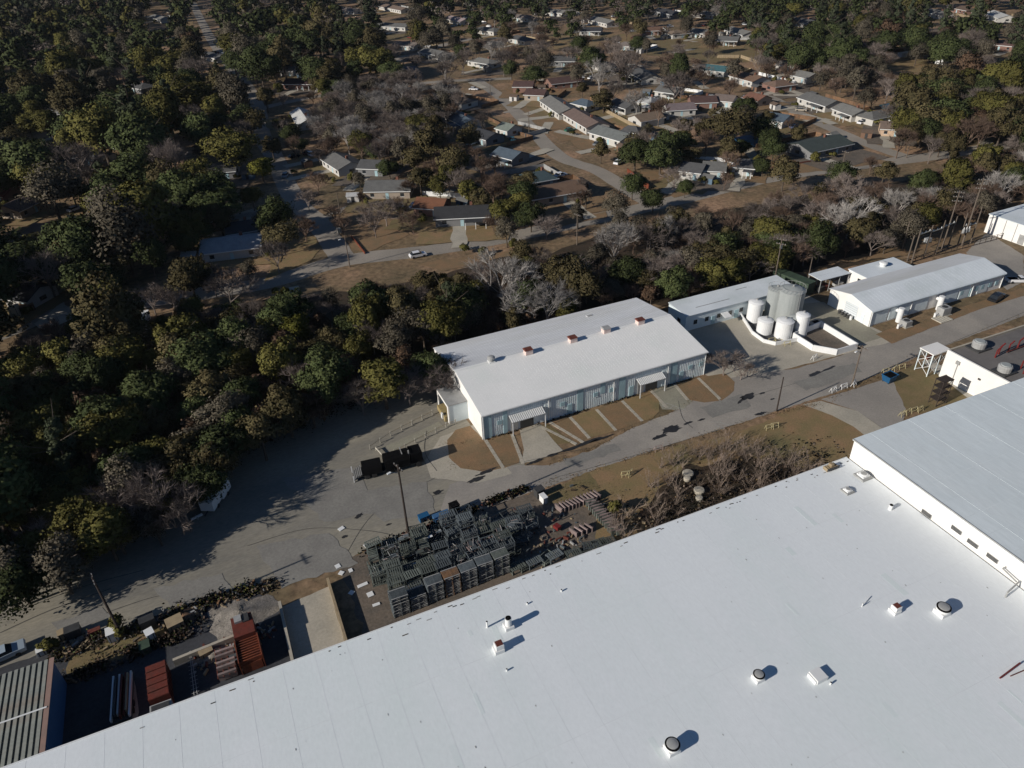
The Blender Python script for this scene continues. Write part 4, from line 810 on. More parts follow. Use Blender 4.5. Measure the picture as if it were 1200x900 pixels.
for px, py, m_, lab in ((976, 459, 'whitemetal', 'white sawhorse barrier at the west end of the row of three by the leaning pole'), (988, 455, 'whitemetal', 'white sawhorse barrier in the middle of the row of three'), (1000, 452, 'whitemetal', 'white sawhorse barrier beside the pole foot'),
                        (733, 558, 'yellow', 'cream frame barrier on the open brown lawn, left one of the pair'), (738, 557, 'yellow', 'cream frame barrier on the open brown lawn, right one of the pair'), (771, 528, 'rackpink', 'pinkish frame barrier at the rim of the thicket'), (901, 503, 'yellow', 'cream frame barrier on the lawn left of the curved path'), (907, 501, 'yellow', 'second cream frame barrier on the lawn left of the curved path'),
                        (1037, 437, 'yellow', 'cream frame barrier behind the blue skip, left one'), (1048, 434, 'yellow', 'cream frame barrier behind the blue skip, middle one'), (1056, 432, 'yellow', 'cream frame barrier behind the blue skip, right one'),
                        (1057, 487, 'yellow', 'tan frame barrier at the warehouse edge, leftmost'), (1063, 485, 'yellow', 'tan frame barrier at the warehouse edge, second'), (1070, 483, 'yellow', 'tan frame barrier at the warehouse edge, third'), (1077, 482, 'yellow', 'tan frame barrier at the warehouse edge, rightmost'),
                        (904, 401, 'yellow', 'yellow barrier before the containment wall, left one'), (912, 403, 'yellow', 'yellow barrier before the containment wall, middle one'), (922, 405, 'yellow', 'yellow barrier before the containment wall, right one'), (954, 421, 'whitemetal', 'white barrier against the pit wall')):
    barrier(px, py, m_, lab, random.uniform(-.3, .5))
# blue skip
p = G(1041, 447); t = thing('skip', 'open blue skip on the grass by the street', 'skip', (p.x, p.y, .05), .1)
b = MB(); b.hexa([(-.9, -.7, .15), (.9, -.7, .15), (.9, .7, .15), (-.9, .7, .15), (-1.25, -.95, 1.5), (1.25, -.95, 1.5), (1.25, .95, 1.5), (-1.25, .95, 1.5)], 'blue'); b.box(-1.1, 1.1, -.8, .8, 1.5, 1.51, 'black'); b.build('body', t)
b = MB()
for q in ((-1.3, 1.3, -1.0, -.88), (-1.3, 1.3, .88, 1.0), (-1.3, -1.18, -.88, .88), (1.18, 1.3, -.88, .88)): b.box(*q, 1.5, 1.6, 'blue')
b.build('rim', t)
for x in (-.9, .9):
    for y in (-.6, .6): b = MB(); b.box(x-.1, x+.1, y-.08, y+.08, 0, .15, 'darkmetal'); b.build('foot', t)
# metal stair tower by warehouse edge
p = G(1102, 478); t = thing('stair_tower', 'dark open steel stair frame standing on the lawn at the warehouse edge', 'stair', (p.x-.5, p.y+.6, 0))
for x in (0, 2.4):
    for y in (0, 1.6): b = MB(); b.tube((x, y, 0), (x, y, 5.4), .08, .08, 'wood_dark', 5); b.build('post', t)
for z in (1.2, 2.5, 3.8, 5.2): b = MB(); b.box(-.1, 2.5, -.1, 1.7, z, z+.12, 'wood_dark'); b.build('landing', t)
b = MB()
for z in (0, 1.3, 2.6, 3.9): b.tube((0, 0, z), (2.4, 0, z+1.3), .06, .06, 'wood_dark', 4)
b.build('brace', t)

# ------------------------------------------------------------------ poles
def upole(base, h, label, arms=1, rz=0, m='wood_pole', trans=False, lamp=False, r0=.17):
    p = G(*base) if len(base) == 2 else Vector(base); t = thing('utility_pole', label, 'utility pole', (p.x, p.y, 0), rz)
    b = MB(); b.tube((0, 0, 0), (0, 0, h), r0, r0*.62, m, 8); b.build('pole', t)
    for i in range(arms):
        z = h-.5-i*1.1; c = MB(); c.box(-.06, .06, -1.15, 1.15, z-.06, z+.06, m); o = c.build('crossarm', t)
        for y in (-1.0, -.4, .4, 1.0): d = MB(); d.tube((0, y, z+.06), (0, y, z+.28), .06, .05, 'greymetal', 6); d.build('insulator', o)
    if trans: b = MB(); b.tube((.4, 0, h-2.8), (.4, 0, h-1.8), .28, .28, 'greymetal', 10); b.build('transformer', t)
    if lamp: b = MB(); b.tube((0, 0, h-1.5), (-1.2, .3, h-.9), .05, .05, 'greymetal', 5); b.box(-1.7, -1.1, .15, .45, h-1.0, h-.85, 'whitemetal'); b.build('lamp_arm', t)
upole((143, 745), 11.4, 'bare leaning-looking pole at the lower left edge of the yard', 1, .2, 'wood_dark', r0=.2)
upole((479, 628), 14, 'tall pole beside the racks with crossarm and lamp bracket', 1, .3, 'wood_dark', False, True, r0=.2)
upole((910, 482), 7.5, 'short bare pole on the street edge left of the curved path', 0, 0, 'wood_dark', r0=.15)
upole((998, 452), 9.0, 'pole with pale top standing beside the white barriers', 1, .3, 'wood_pole', False, True)
upole((120.0, 121.5, 0), 12.5, 'pole with transformers in the bushes left of the green container', 2, .5, 'wood_pole', True)
upole((945, 336), 7.5, 'thin bare pole right of the green container', 0, 0, 'wood_pole', r0=.13)
for (bx, by, h, arms, lab) in ((410, 313, 9, 0, 'street pole with lamp at the neighbourhood junction'), (399, 252, 7, 0, 'short pole at the shaded corner beyond the junction'), (311, 124, 9, 1, 'pole beside the shaded side street'), (676, 287, 9, 1, 'pole in the brush beside the neighbourhood road'), (577, 78, 12, 0, 'pale tall pole in front of the white house'),
                              (575, 118, 10, 1, 'pole by the driveway with the white lamp'), (620, 158, 9, 1, 'pole beside the row houses street'), (540, 60, 9, 0, 'thin tall pole behind bare trees'), (1062, 185, 8, 1, 'pole at the right end of the neighbourhood road'), (985, 205, 8, 1, 'pole leaning by the brown field'), (400, 118, 9, 1, 'pole among the grey bare trees')):
    upole((bx, by), h, lab, arms, .3, 'wood_pole', lamp=(bx in (410,)))
# substation: gantry of poles
sp = [((1057, 292), 7.5), ((1068, 308), 9.2), ((1082, 303), 9.0), ((1096, 298), 9.2), ((1110, 292), 9), ((1122, 288), 9), ((1137, 285), 10), ((1063, 306), 7)]
for i, (q, h) in enumerate(sp):
    upole(q, h, ('first', 'second', 'third', 'fourth', 'fifth', 'sixth', 'seventh', 'eighth')[i]+' upright of the substation gantry counted from the left of its list, weathered wood' if False else
          ('short weathered pole at the far left of the substation', 'tall substation pole behind the workshop wing', 'substation pole carrying the pale crossbars', 'substation pole right of the pale crossbars', 'substation pole in the middle of the dry strip', 'substation pole left of the dark crossarms', 'substation pole nearest the far white building', 'substation pole hugging the wing roof corner')[i], 0, 0, 'wood_pole', r0=.2)
upole((1103, 294), 16, 'tall dark pole with three crossarms over the substation', 3, .9, 'wood_pole', r0=.2)
upole((1127, 288), 18, 'tallest pale twin pole with insulators over the substation', 3, .9, 'wood_pole', r0=.24)
def beam(a, b2, z, label):
    A, B_ = G(*a), G(*b2); b = MB(); b.tube((A.x, A.y, z), (B_.x, B_.y, z), .14, .14, 'concrete_pale', 6); b.tube((A.x, A.y, z-.9), (B_.x, B_.y, z-.9), .09, .09, 'wood_pole', 6)
    for i in range(3): p = A.lerp(B_, (i+.5)/3); b.tube((p.x, p.y, z+.1), (p.x, p.y, z+.5), .1, .07, 'whitemetal', 6)
    tag(b.build('gantry_beam'), label, 'beam')
beam((1068, 308), (1082, 303), 7.6, 'pale beam bolted between the left pair of substation poles'); beam((1082, 303), (1096, 298), 7.2, 'pale beam bolted between the middle pair of substation poles')
beam((1096, 298), (1110, 292), 7.4, 'beam between substation poles near the red insulators'); beam((1122, 288), (1137, 285), 5.5, 'lower beam at the right of the substation')
p = G(1092, 296); b = MB(); b.box(-.8, .8, -.5, .5, 3.6, 4.6, 'greymetal'); b.box(-1, 1, -.6, .6, 3.4, 3.6, 'darkmetal'); tag(b.build('switch_box', None, (p.x-3, p.y, 0)), 'grey switch box mounted between substation poles', 'switch box')
p = G(1126, 289); b = MB()
for i in range(3): b.tube((-1+i, 0, 4), (-1+i, 0, 5), .35, .3, 'greymetal', 8); b.tube((-1+i, 0, 5), (-1+i, 0, 5.5), .12, .08, 'whitemetal', 6)
b.box(-1.5, 1.5, -.3, .3, 3.8, 4, 'wood_pole'); tag(b.build('transformer_bank', None, (p.x, p.y, 0)), 'bank of three grey transformers on the substation gantry', 'transformer')
fz = thing('chain_fence', 'dark low fence running along the substation behind the workshop', 'fence')
for i in range(22):
    x = 152+i*2.1; b = MB(); b.box(x-.05, x+.05, 116.2, 116.3, 0, 1.6, 'wood_dark'); b.build('post', fz)
b = MB(); b.box(152, 196, 116.23, 116.27, 1.0, 1.1, 'wood_dark'); b.box(152, 196, 116.23, 116.27, .2, .3, 'wood_dark'); b.box(152, 196, 116.23, 116.27, 1.5, 1.58, 'wood_dark'); b.build('rail', fz)

# ------------------------------------------------------------------ vehicles
def car(px, py, rz, col, label, kind='car', L=4.7):
    p = G(px, py); t = thing('parked_car', label, kind, (p.x, p.y, .05), rz); c = cmat(col); W = .92
    b = MB(); prof = [(-L/2, .35), (-L/2, .85), (-L/2+.25, 1.0), (L*.22, 1.0), (L/2-.15, .85), (L/2, .65), (L/2, .35)] if kind != 'pickup' else [(-L/2, .4), (-L/2, 1.05), (-L*.08, 1.05), (L*.22, 1.08), (L/2-.1, .95), (L/2, .7), (L/2, .4)]
    n = len(prof); k = len(b.v); b.v += [(x, -W, z) for x, z in prof]+[(x, W, z) for x, z in prof]; mi = b.mi(c)
    b.f += [tuple(range(n))[::-1], tuple(range(n, 2*n))]; b.m += [mi, mi]
    for i in range(n): j = (i+1) % n; b.f.append((i, j, n+j, n+i)); b.m.append(mi)
    b.build('body', t)
    x0, x1, x2, x3 = (-L*.42, -L*.3, L*.08, L*.24) if kind != 'pickup' else (-L*.06, -L*.02, L*.12, L*.25)
    b = MB(); b.hexa([(x0, -W*.95, 1.0), (x3, -W*.95, 1.0), (x3, W*.95, 1.0), (x0, W*.95, 1.0), (x1, -W*.8, 1.5), (x2, -W*.8, 1.5), (x2, W*.8, 1.5), (x1, W*.8, 1.5)], 'glass'); b.build('window', t)
    b = MB(); b.box(x1, x2, -W*.79, W*.79, 1.5, 1.56, c); b.build('roof', t)
    for x in (-L*.32, L*.31):
        for s in (-1, 1): b = MB(); b.tube((x, s*(W-.18), .33), (x, s*(W+.03), .33), .33, .33, 'tyre', 12); b.build('wheel', t)
    for s in (-1, 1): b = MB(); b.box(L/2-.02, L/2+.02, s*.6-.15, s*.6+.15, .6, .75, 'whitemetal'); b.build('headlight', t)
    if kind == 'pickup': b = MB(); b.box(-L/2+.1, -L*.08, -W+.12, W-.12, 1.05, 1.06, 'black'); b.build('bed', t)
WHITE, DARK, GREY = (.75, .75, .76), (.015, .017, .02), (.18, .19, .2)
car(490, 301, .0, WHITE, 'white car driving alone on the neighbourhood road'); car(1167, 351, .25, DARK, 'black car parked on the dry grass before the workshop', 'car', 5.4); car(1193, 331, -.5, WHITE, 'white pickup parked in the east yard by the workshop', 'pickup', 5.6)
car(345, 185, .3, DARK, 'dark car in the driveway left of the grey gabled house'); car(362, 181, .3, (.1, .03, .03), 'dark red car in the driveway next to the dark one'); car(374, 86, .2, (.6, .55, .5), 'pale car beside the maroon-roofed house'); car(668, 154, .1, (.03, .12, .08), 'green car on the dirt front yard of the row houses')
car(657, 207, .2, WHITE, 'white car in the shade at the foot of the side street'); car(335, 207, 1.2, (.3, .35, .4), 'grey-blue car at the shaded curb'); car(725, 192, .5, WHITE, 'white car by the row house street corner'); car(862, 192, .2, WHITE, 'white van beside the grey houses', 'van', 5.2); car(1010, 145, .2, WHITE, 'white car before the white-fronted house'); car(700, 170, .6, GREY, 'grey car parked on the row house street')
car(470, 172, .5, (.02, .2, .09), 'bright green car behind the dark-roofed house'); car(930, 150, .4, (.1, .12, .2), 'blue-grey car on the east side street'); car(5, 771, .2, (.35, .42, .48), 'pale blue truck at the left edge of the yard', 'pickup', 5.4); car(553, 170, .4, WHITE, 'white car in shade at the woodland yard'); car(600, 165, 1.4, (.05, .15, .2), 'teal car in the shadow by the side street')
# two white box trailers
for i, (px, py, lab) in enumerate(((249, 594, 'white box trailer in the forest shade, nearer one'), (260, 580, 'white box trailer in the forest shade, farther one'))):
    p = G(px, py); t = thing('box_trailer', lab, 'trailer', (p.x, p.y, 0), math.radians(62)); b = MB(); b.box(-1.5, 1.5, -1.1, 1.1, .5, 2.3, 'whitemetal'); b.build('box', t); b = MB(); b.box(-1.55, 1.55, -1.15, 1.15, 2.3, 2.38, 'whitemetal'); b.build('roof', t)
    for s in (-1, 1): b = MB(); b.tube((0, s*1.0, .35), (0, s*1.2, .35), .35, .35, 'tyre', 12); b.build('wheel', t)
    b = MB(); b.box(-2.6, -1.5, -.06, .06, .45, .57, 'darkmetal'); b.build('drawbar', t)
p = G(231, 607); b = MB(); b.box(-.9, .9, -.15, .15, .1, .4, 'whitemetal'); b.box(-.1, .1, -.6, .6, .1, .3, 'greymetal'); tag(b.build('lying_trestle', None, (p.x, p.y, 0), .3), 'small pale frame lying beside the nearer box trailer', 'trestle')
# black truck and hopper trailer
tr = thing('hopper_trailer', 'black round-topped trailer with silver slatted tail ramp', 'trailer', (11.3, 97.2, 0), math.radians(-6))
b = MB()
def hump(b, x0, x1, w_, z0, z1, m, n=8):
    k = len(b.v); mi = b.mi(m)
    for x in (x0, x1):
        for i in range(n+1): t = math.pi*i/n; b.v.append((x, -w_*math.cos(t), z0+(z1-z0)*max(0, math.sin(t))**.6))
    for i in range(n): b.f.append((k+i, k+i+1, k+n+2+i, k+n+1+i)); b.m.append(mi)
    b.f.append(tuple(range(k, k+n+1))[::-1]); b.f.append(tuple(range(k+n+1, k+2*n+2))); b.m += [mi, mi]
hump(b, 1.4, 4.6, 1.35, .9, 2.7, 'black'); b.build('body', tr)
b = MB(); b.box(1.0, 4.9, -1.2, 1.2, .7, .9, 'darkmetal'); b.build('chassis', tr)
b = MB(); b.hexa([(-.2, -1.25, .3), (1.2, -1.25, .9), (1.2, 1.25, .9), (-.2, 1.25, .3), (-.2, -1.25, .4), (1.2, -1.25, 1.3), (1.2, 1.25, 1.3), (-.2, 1.25, .4)], 'darkmetal'); b.build('ramp', tr)
for i in range(5): b = MB(); x = -.1+i*.3; b.box(x, x+.1, -1.3, 1.3, .45+.19*i, .55+.19*i, 'greymetal'); b.build('ramp_slat', tr)
for y in (-1.35, 1.35): b = MB(); b.box(-.35, -.2, y-.1, y+.1, .1, 1.3, 'whitemetal'); b.build('marker_post', tr)
for x in (2, 3.2):
    for s in (-1, 1): b = MB(); b.tube((x, s*1.0, .45), (x, s*1.3, .45), .45, .45, 'tyre', 12); b.build('wheel', tr)
tr = thing('tanker_truck', 'black truck with bulky dark load parked ahead of the black trailer', 'truck', (16.4, 96.7, 0), math.radians(-3))
b = MB(); hump(b, 0, 4.2, 1.5, .9, 3.3, 'black'); b.build('tank', tr); b = MB(); b.box(-.4, 6.6, -1.1, 1.1, .6, .9, 'darkmetal'); b.build('chassis', tr)
b = MB(); b.box(4.4, 6.4, -1.2, 1.2, .9, 2.9, 'black'); b.box(5.0, 6.43, -1.1, 1.1, 1.8, 2.6, 'glass'); b.build('cab', tr)
for x in (.6, 1.8, 5.6):
    for s in (-1, 1): b = MB(); b.tube((x, s*1.0, .5), (x, s*1.35, .5), .5, .5, 'tyre', 12); b.build('wheel', tr)
b = MB(); b.box(4.1, 4.3, -.9, -.7, .9, 3.6, 'greymetal'); b.build('exhaust', tr); b = MB(); b.box(3.0, 3.12, -1.0, 1.0, 3.26, 3.34, 'greymetal'); b.build('rail', tr)

# ================================================================== HOUSES
HP = []                                                # (px, py, radius px) to keep visible
HI = []
def house(x1, y1, x2, y2, W=9, roofc=(.12, .12, .12), wallc=(.5, .48, .44), label='', hip=False, rh=1.7, ext=0, eave=2.8):
    A, B_ = G(x1, y1, eave+rh), G(x2, y2, eave+rh); c = (A+B_)/2; d = B_-A; L = max(d.length, 7); rz = math.atan2(d.y, d.x)
    t = thing('house', label, 'house', (c.x, c.y, 0), rz); rm_, wm = cmat(roofc, 'shingle'), cmat(wallc, 'wall'); l, w_ = L/2, W/2
    b = MB(); z, r_ = eave, eave+rh
    if not hip:
        for s in (-1, 1): q = [(s*l, -w_, 0), (s*l, w_, 0), (s*l, w_, z), (s*l, 0, r_-.1), (s*l, -w_, z)]; b.poly(q if s > 0 else q[::-1], wm)
        for s in (-1, 1): q = [(-l, s*w_, 0), (l, s*w_, 0), (l, s*w_, z), (-l, s*w_, z)]; b.poly(q if s < 0 else q[::-1], wm)
    else: b.box(-l, l, -w_, w_, 0, z, wm)
    b.build('wall', t)
    o = .5; b = MB(); zo = z-rh*o/w_
    if not hip:
        for s in (-1, 1): b.hexa([(-l-o, s*(w_+o), zo), (l+o, s*(w_+o), zo), (l+o, 0, r_), (-l-o, 0, r_), (-l-o, s*(w_+o), zo+.16), (l+o, s*(w_+o), zo+.16), (l+o, 0, r_+.16), (-l-o, 0, r_+.16)], rm_)
    else:
        k = min(w_, l*.6); P4 = [(-l-o, -w_-o, zo), (l+o, -w_-o, zo), (l+o, w_+o, zo), (-l-o, w_+o, zo)]; r1_, r2_ = (-l+k, 0, r_), (l-k, 0, r_)
        b.poly([P4[0], P4[1], r2_, r1_], rm_); b.poly([P4[1], P4[2], r2_], rm_); b.poly([P4[2], P4[3], r1_, r2_], rm_); b.poly([P4[3], P4[0], r1_], rm_); b.poly(P4[::-1], wm)
    ro = b.build('roof', t)
    if random.random() < .5: b = MB(); b.box(l*.3, l*.3+.8, .3, 1.1, z, r_+.9, cmat((.2, .09, .06), 'wall')); b.build('chimney', ro)
    b = MB(); b.box(-l-o, l+o, -w_-o-.02, -w_-o+.06, zo-.06, zo+.17, 'whitemetal'); b.build('fascia', t)
    for s in (-1, 1):
        n = max(2, int(L/4))
        for i in range(n):
            x = -l+(i+.5)*L/n
            if s < 0 and i == n//2: q = MB(); q.box(x-.5, x+.5, s*w_-.05, s*w_+.05, .1, 2.15, 'siding_dark'); q.build('door', t); continue
            q = MB(); q.box(x-.6, x+.6, s*w_-.04, s*w_+.04, 1.0, 2.1, 'glass'); f = q.build('window', t); q = MB(); q.box(x-.7, x+.7, s*w_-.07, s*w_+.07, .9, 1.0, 'whitemetal'); q.build('sill', f)
        q = MB(); q.box(s*l-.04, s*l+.04, -1, 1, 1.0, 2.1, 'glass'); q.build('window', t)
    if ext:                                            # carport or porch
        q = MB(); q.box(l*.1, l*.9, -w_-3.2, -w_-.55, 2.35, 2.5, rm_); pr = q.build('porch_roof', t)
        for x in (l*.12, l*.5, l*.88): q = MB(); q.box(x-.08, x+.08, -w_-3.1, -w_-2.95, 0, 2.35, 'whitemetal'); q.build('post', t)
    cx, cy, sc = PX((c.x, c.y, 3)); HP.append((cx, cy, max(6, L*.42*sc))); HI.append((c, rz, L, W, label)); return t
g1, g2, g3, br, mr, tn, dk, bl, wt = (.15, .148, .14), (.10, .10, .10), (.2, .195, .18), (.135, .095, .07), (.10, .06, .053), (.22, .165, .12), (.05, .052, .058), (.09, .12, .15), (.45, .45, .44)
W1, W2, W3, W4 = (.52, .5, .46), (.24, .14, .11), (.36, .3, .24), (.2, .2, .2)
HL = [(645, 112, 668, 127, 10, g3, W1, 'grey-beige roofed row house, farthest of the diagonal row of three', 0), (673, 127, 701, 143, 10, (.18, .13, .11), W1, 'brownish roofed row house in the middle of the diagonal row', 0), (702, 147, 738, 157, 10, (.18, .19, .18), W1, 'grey-green roofed row house nearest in the diagonal row', 0),
      (744, 135, 771, 130, 9, tn, W1, 'tan-roofed house with white gable behind the row houses', 0), (722, 115, 742, 121, 8, g2, W1, 'small white house with dusky roof beside bare trees', 1), (642, 92, 678, 88, 11, mr, W2, 'maroon-roofed brick house above the row houses', 0), (603, 95, 625, 95, 10, mr, W2, 'maroon-brown house at the end of the cross street', 0),
      (642, 66, 675, 66, 11, g2, W4, 'dark blue-grey roofed house among trees', 1), (742, 76, 764, 88, 10, g2, W1, 'dark-roofed white-walled house in the middle distance', 1), (697, 19, 719, 24, 11, g3, W1, 'far house with grey-brown roof and white wall', 0), (680, 32, 705, 32, 11, dk, W1, 'far dark-roofed house left of the orange-brown one', 1),
      (750, 32, 775, 31, 11, (.17, .1, .07), W2, 'far orange-brown roofed house', 1), (784, 36, 807, 34, 11, tn, W1, 'far tan-roofed house with bright white gable', 0), (812, 33, 832, 35, 11, g1, W1, 'far grey-roofed house right of the tan one', 0), (834, 42, 866, 43, 12, g1, W3, 'far grey house with row of porch posts', 1), (858, 31, 880, 37, 11, g3, W1, 'far pale grey-roofed house behind the porch house', 0),
      (826, 75, 855, 78, 11, (.06, .14, .155), W1, 'teal-roofed white house', 0), (866, 83, 893, 90, 11, (.19, .12, .08), W1, 'orange-brown roofed house with white end wall', 0), (772, 9, 797, 14, 12, dk, W4, 'dark far house near the top middle', 0), (617, 203, 645, 198, 10, (.06, .09, .1), W4, 'dark teal-roofed house in tree shade by the road', 0),
      (612, 222, 678, 211, 11, (.17, .11, .075), W3, 'wide brown-tan roofed house beside the side street', 0), (806, 190, 822, 192, 9, g2, W1, 'grey roofed house, left of three side by side', 0), (827, 189, 849, 190, 9, g1, W1, 'grey roofed house, middle of three side by side', 0), (862, 185, 886, 187, 9, g2, W1, 'grey-roofed house with white end, right of three', 1),
      (809, 113, 838, 112, 10, mr, W2, 'low maroon-roofed house', 0), (676, 114, 695, 118, 8, bl, W1, 'blue-grey carport roof behind the row houses', 0), (730, 146, 752, 148, 7, g2, W1, 'small grey house right of the row houses', 0), (947, 108, 980, 118, 10, g1, W1, 'grey-roofed house with white columned front', 1), (988, 121, 1011, 129, 9, g3, W1, 'pale roofed house with several white gables', 1),
      (1014, 132, 1040, 127, 9, g1, W1, 'grey house by the turquoise pool', 0), (1034, 142, 1056, 143, 9, (.2, .15, .12), (.55, .4, .28), 'tan brick house at the end of the side street', 0), (902, 95, 926, 92, 10, (.18, .12, .09), W2, 'brown-roofed brick house at centre right', 0), (1009, 47, 1025, 51, 11, (.2, .11, .09), W1, 'far brown house by the tan field', 0),
      (936, 168, 984, 158, 13, (.06, .075, .07), W4, 'large dark green-grey roofed house', 0), (900, 131, 925, 135, 10, bl, W1, 'blue-grey roofed house by the east side street', 0), (1165, 12, 1182, 18, 11, wt, W1, 'far pale-roofed house at top right', 0), (1162, 46, 1194, 49, 12, (.16, .1, .09), W2, 'far brown house near the top right corner', 0),
      (449, 4, 476, 9, 11, (.19, .14, .11), W1, 'far brown house with white trim at the top edge', 0), (330, 78, 346, 78, 9, g3, W1, 'small grey pyramid-roofed house', 0), (336, 92, 370, 92, 11, (.07, .04, .04), W2, 'dark maroon-roofed house left of the bare trees', 1), (441, 26, 480, 28, 12, g1, W1, 'far grey-olive roofed house', 0), (555, 66, 580, 70, 10, g3, W1, 'white-walled house with grey roof above the cross street', 1),
      (508, 108, 550, 115, 11, dk, W1, 'dark-roofed house at the right of the bare trees', 0), (529, 128, 552, 140, 9, bl, W1, 'blue-grey patched roof house beside the dark-roofed one', 1), (350, 126, 360, 140, 8, (.55, .55, .53), W1, 'bright white-roofed two-part house by the side street', 0), (391, 178, 411, 190, 10, g1, W1, 'grey gabled house with long white wall', 0),
      (424, 187, 452, 188, 9, g2, W4, 'dark-roofed house behind the wide grey one', 0), (430, 212, 482, 211, 11, g1, W3, 'wide grey-roofed house above the junction', 0), (408, 122, 448, 132, 12, tn, W3, 'tan-roofed house under bare branches', 0), (527, 18, 546, 22, 10, (.35, .28, .27), W1, 'far pinkish-white house', 0), (466, 78, 487, 78, 10, bl, W1, 'blue-grey roofed house behind the grove', 0),
      (236, 282, 304, 274, 11, (.33, .34, .35), W1, 'long pale grey-roofed house in dark tree shade', 0), (264, 262, 297, 257, 9, dk, W4, 'dim dark-roofed house behind the long pale one', 0), (4, 241, 28, 230, 10, (.16, .12, .1), W3, 'brown-roofed house at the left edge', 0), (0, 286, 16, 277, 9, (.2, .15, .12), W3, 'tan-roofed house at the left edge, lower one', 0), (20, 333, 44, 336, 9, dk, W1, 'dark house with white trim at the left edge', 0),
      (490, 231, 522, 233, 9, (.2, .09, .05), W2, 'rust-roofed shed behind the wide dark house', 0), (510, 243, 572, 240, 10, (.045, .045, .047), W4, 'long dark house with carport facing the neighbourhood road', 1), (48, 127, 78, 126, 11, (.3, .3, .3), W1, 'pale grey roof glimpsed in the dark wood', 0), (238, 193, 276, 190, 10, g2, W4, 'grey roof beside the yellow-green tree', 0),
      (12, 206, 30, 208, 10, dk, W1, 'dark gabled roof at the left edge', 0), (0, 218, 10, 219, 9, (.2, .06, .05), W2, 'reddish roof at the left edge', 0), (178, 16, 196, 20, 12, g3, W1, 'far grey roof beside the pale street', 0), (0, 100, 16, 101, 12, (.04, .12, .2), W1, 'blue-roofed house at the left edge', 0), (590, 143, 602, 146, 8, (.2, .23, .2), W1, 'small pale green-grey roof by the side street', 0),
      (1090, 10, 1110, 14, 11, g1, W1, 'far grey roof at the top right', 0), (930, 20, 955, 24, 12, g2, W4, 'far roof behind the evergreens', 0), (1165, 92, 1190, 96, 10, g1, W1, 'roof in the clearing at the right edge', 0), (560, 30, 585, 33, 11, g1, W1, 'far roof at top centre behind bare trees', 0), (1120, 5, 1142, 9, 11, br, W2, 'far brown roof at the top right edge', 0), (240, 60, 262, 64, 10, g2, W1, 'roof beside the pale far street', 0)]
g4 = (.2, .17, .15)
HL += [(774, 100, 796, 103, 9, g1, W1, 'grey-roofed white house under the spreading bare tree', 1), (780, 122, 812, 120, 9, (.2, .16, .16), W1, 'pinkish grey long roof house between bare trees', 0), (935, 82, 955, 86, 10, g3, W1, 'pale roofed house left of the dusky bare trees', 0), (618, 104, 640, 105, 9, mr, W3, 'low reddish house beside the diagonal row', 0),
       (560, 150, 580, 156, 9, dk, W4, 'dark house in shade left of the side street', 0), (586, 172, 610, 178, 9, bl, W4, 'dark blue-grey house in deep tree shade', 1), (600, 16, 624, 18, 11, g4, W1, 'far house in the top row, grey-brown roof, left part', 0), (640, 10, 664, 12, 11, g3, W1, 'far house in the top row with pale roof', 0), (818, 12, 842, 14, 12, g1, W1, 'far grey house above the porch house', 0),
       (725, 48, 748, 50, 9, g4, W1, 'house with beige roof behind the tall bare trees', 0), (986, 32, 1006, 35, 11, g3, W1, 'far pale roof in the dusky wood at right', 0), (498, 56, 520, 60, 10, g1, W1, 'grey-roofed house above the bare grove', 1), (396, 8, 420, 10, 11, g4, W1, 'far brownish roof at the top left of centre', 0), (880, 108, 897, 112, 9, (.2, .1, .07), W3, 'brick-coloured small house above the big brown oak', 0),
       (700, 70, 722, 74, 9, g2, W1, 'dusky-roofed house behind the pale bare tree', 0), (840, 110, 862, 112, 9, (.19, .15, .13), W1, 'tan-grey roofed house above the big brown oak', 0), (600, 40, 622, 44, 10, g2, W1, 'grey roof at the left end of the far green field', 0), (915, 70, 935, 72, 10, g1, W1, 'grey roof at the right end of the far green field', 0), (752, 112, 768, 114, 8, wt, W1, 'small white-roofed house amid the bare trees', 0),
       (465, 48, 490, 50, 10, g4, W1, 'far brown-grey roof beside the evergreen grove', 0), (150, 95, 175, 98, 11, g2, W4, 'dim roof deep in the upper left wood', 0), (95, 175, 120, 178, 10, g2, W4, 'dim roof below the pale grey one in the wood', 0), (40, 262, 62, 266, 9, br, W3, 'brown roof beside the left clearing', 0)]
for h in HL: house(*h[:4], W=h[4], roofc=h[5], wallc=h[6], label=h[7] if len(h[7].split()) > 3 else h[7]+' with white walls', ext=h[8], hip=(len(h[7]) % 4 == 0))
# rust-brown stepped deck roof in the lower-left wood
t = thing('rusty_deck', 'rust-brown stepped timber roof deck in the left wood', 'deck', (*G(185, 418, 3)[:2], 0), .12)
b = MB(); b.box(-6, 6, -4, 4, 0, 2.8, cmat((.2, .09, .05), 'wall')); b.build('wall', t)
for i in range(11): b = MB(); x = -6+i*1.1; b.box(x, x+.95, -4.2-.5*(i % 3), 4.2, 2.8+.12*(i % 2), 3.0+.12*(i % 2), 'rackrust'); b.build('plank', t)
HP.append((187, 416, 26))
sheet('pool', [(1030, 124), (1044, 121), (1047, 127), (1034, 129)], .3, 'pool', amp=.2)
def dome(px, py, rad, m, label, name='round_tent', cat='tent'):
    p = G(px, py); b = MB(); b.lathe((0, 0, 0), [(rad, 0), (rad*.97, rad*.5), (rad*.7, rad*.9), (rad*.3, rad*1.1), (.1, rad*1.12)], m, 16); tag(b.build(name, None, (p.x, p.y, 0)), label, cat)
dome(1076, 64, 5, 'concrete_pale', 'big cream domed tent at the edge of the tan field'); dome(573, 34, 2.6, 'whitewall', 'small white round tank at top centre', 'round_tank', 'tank')
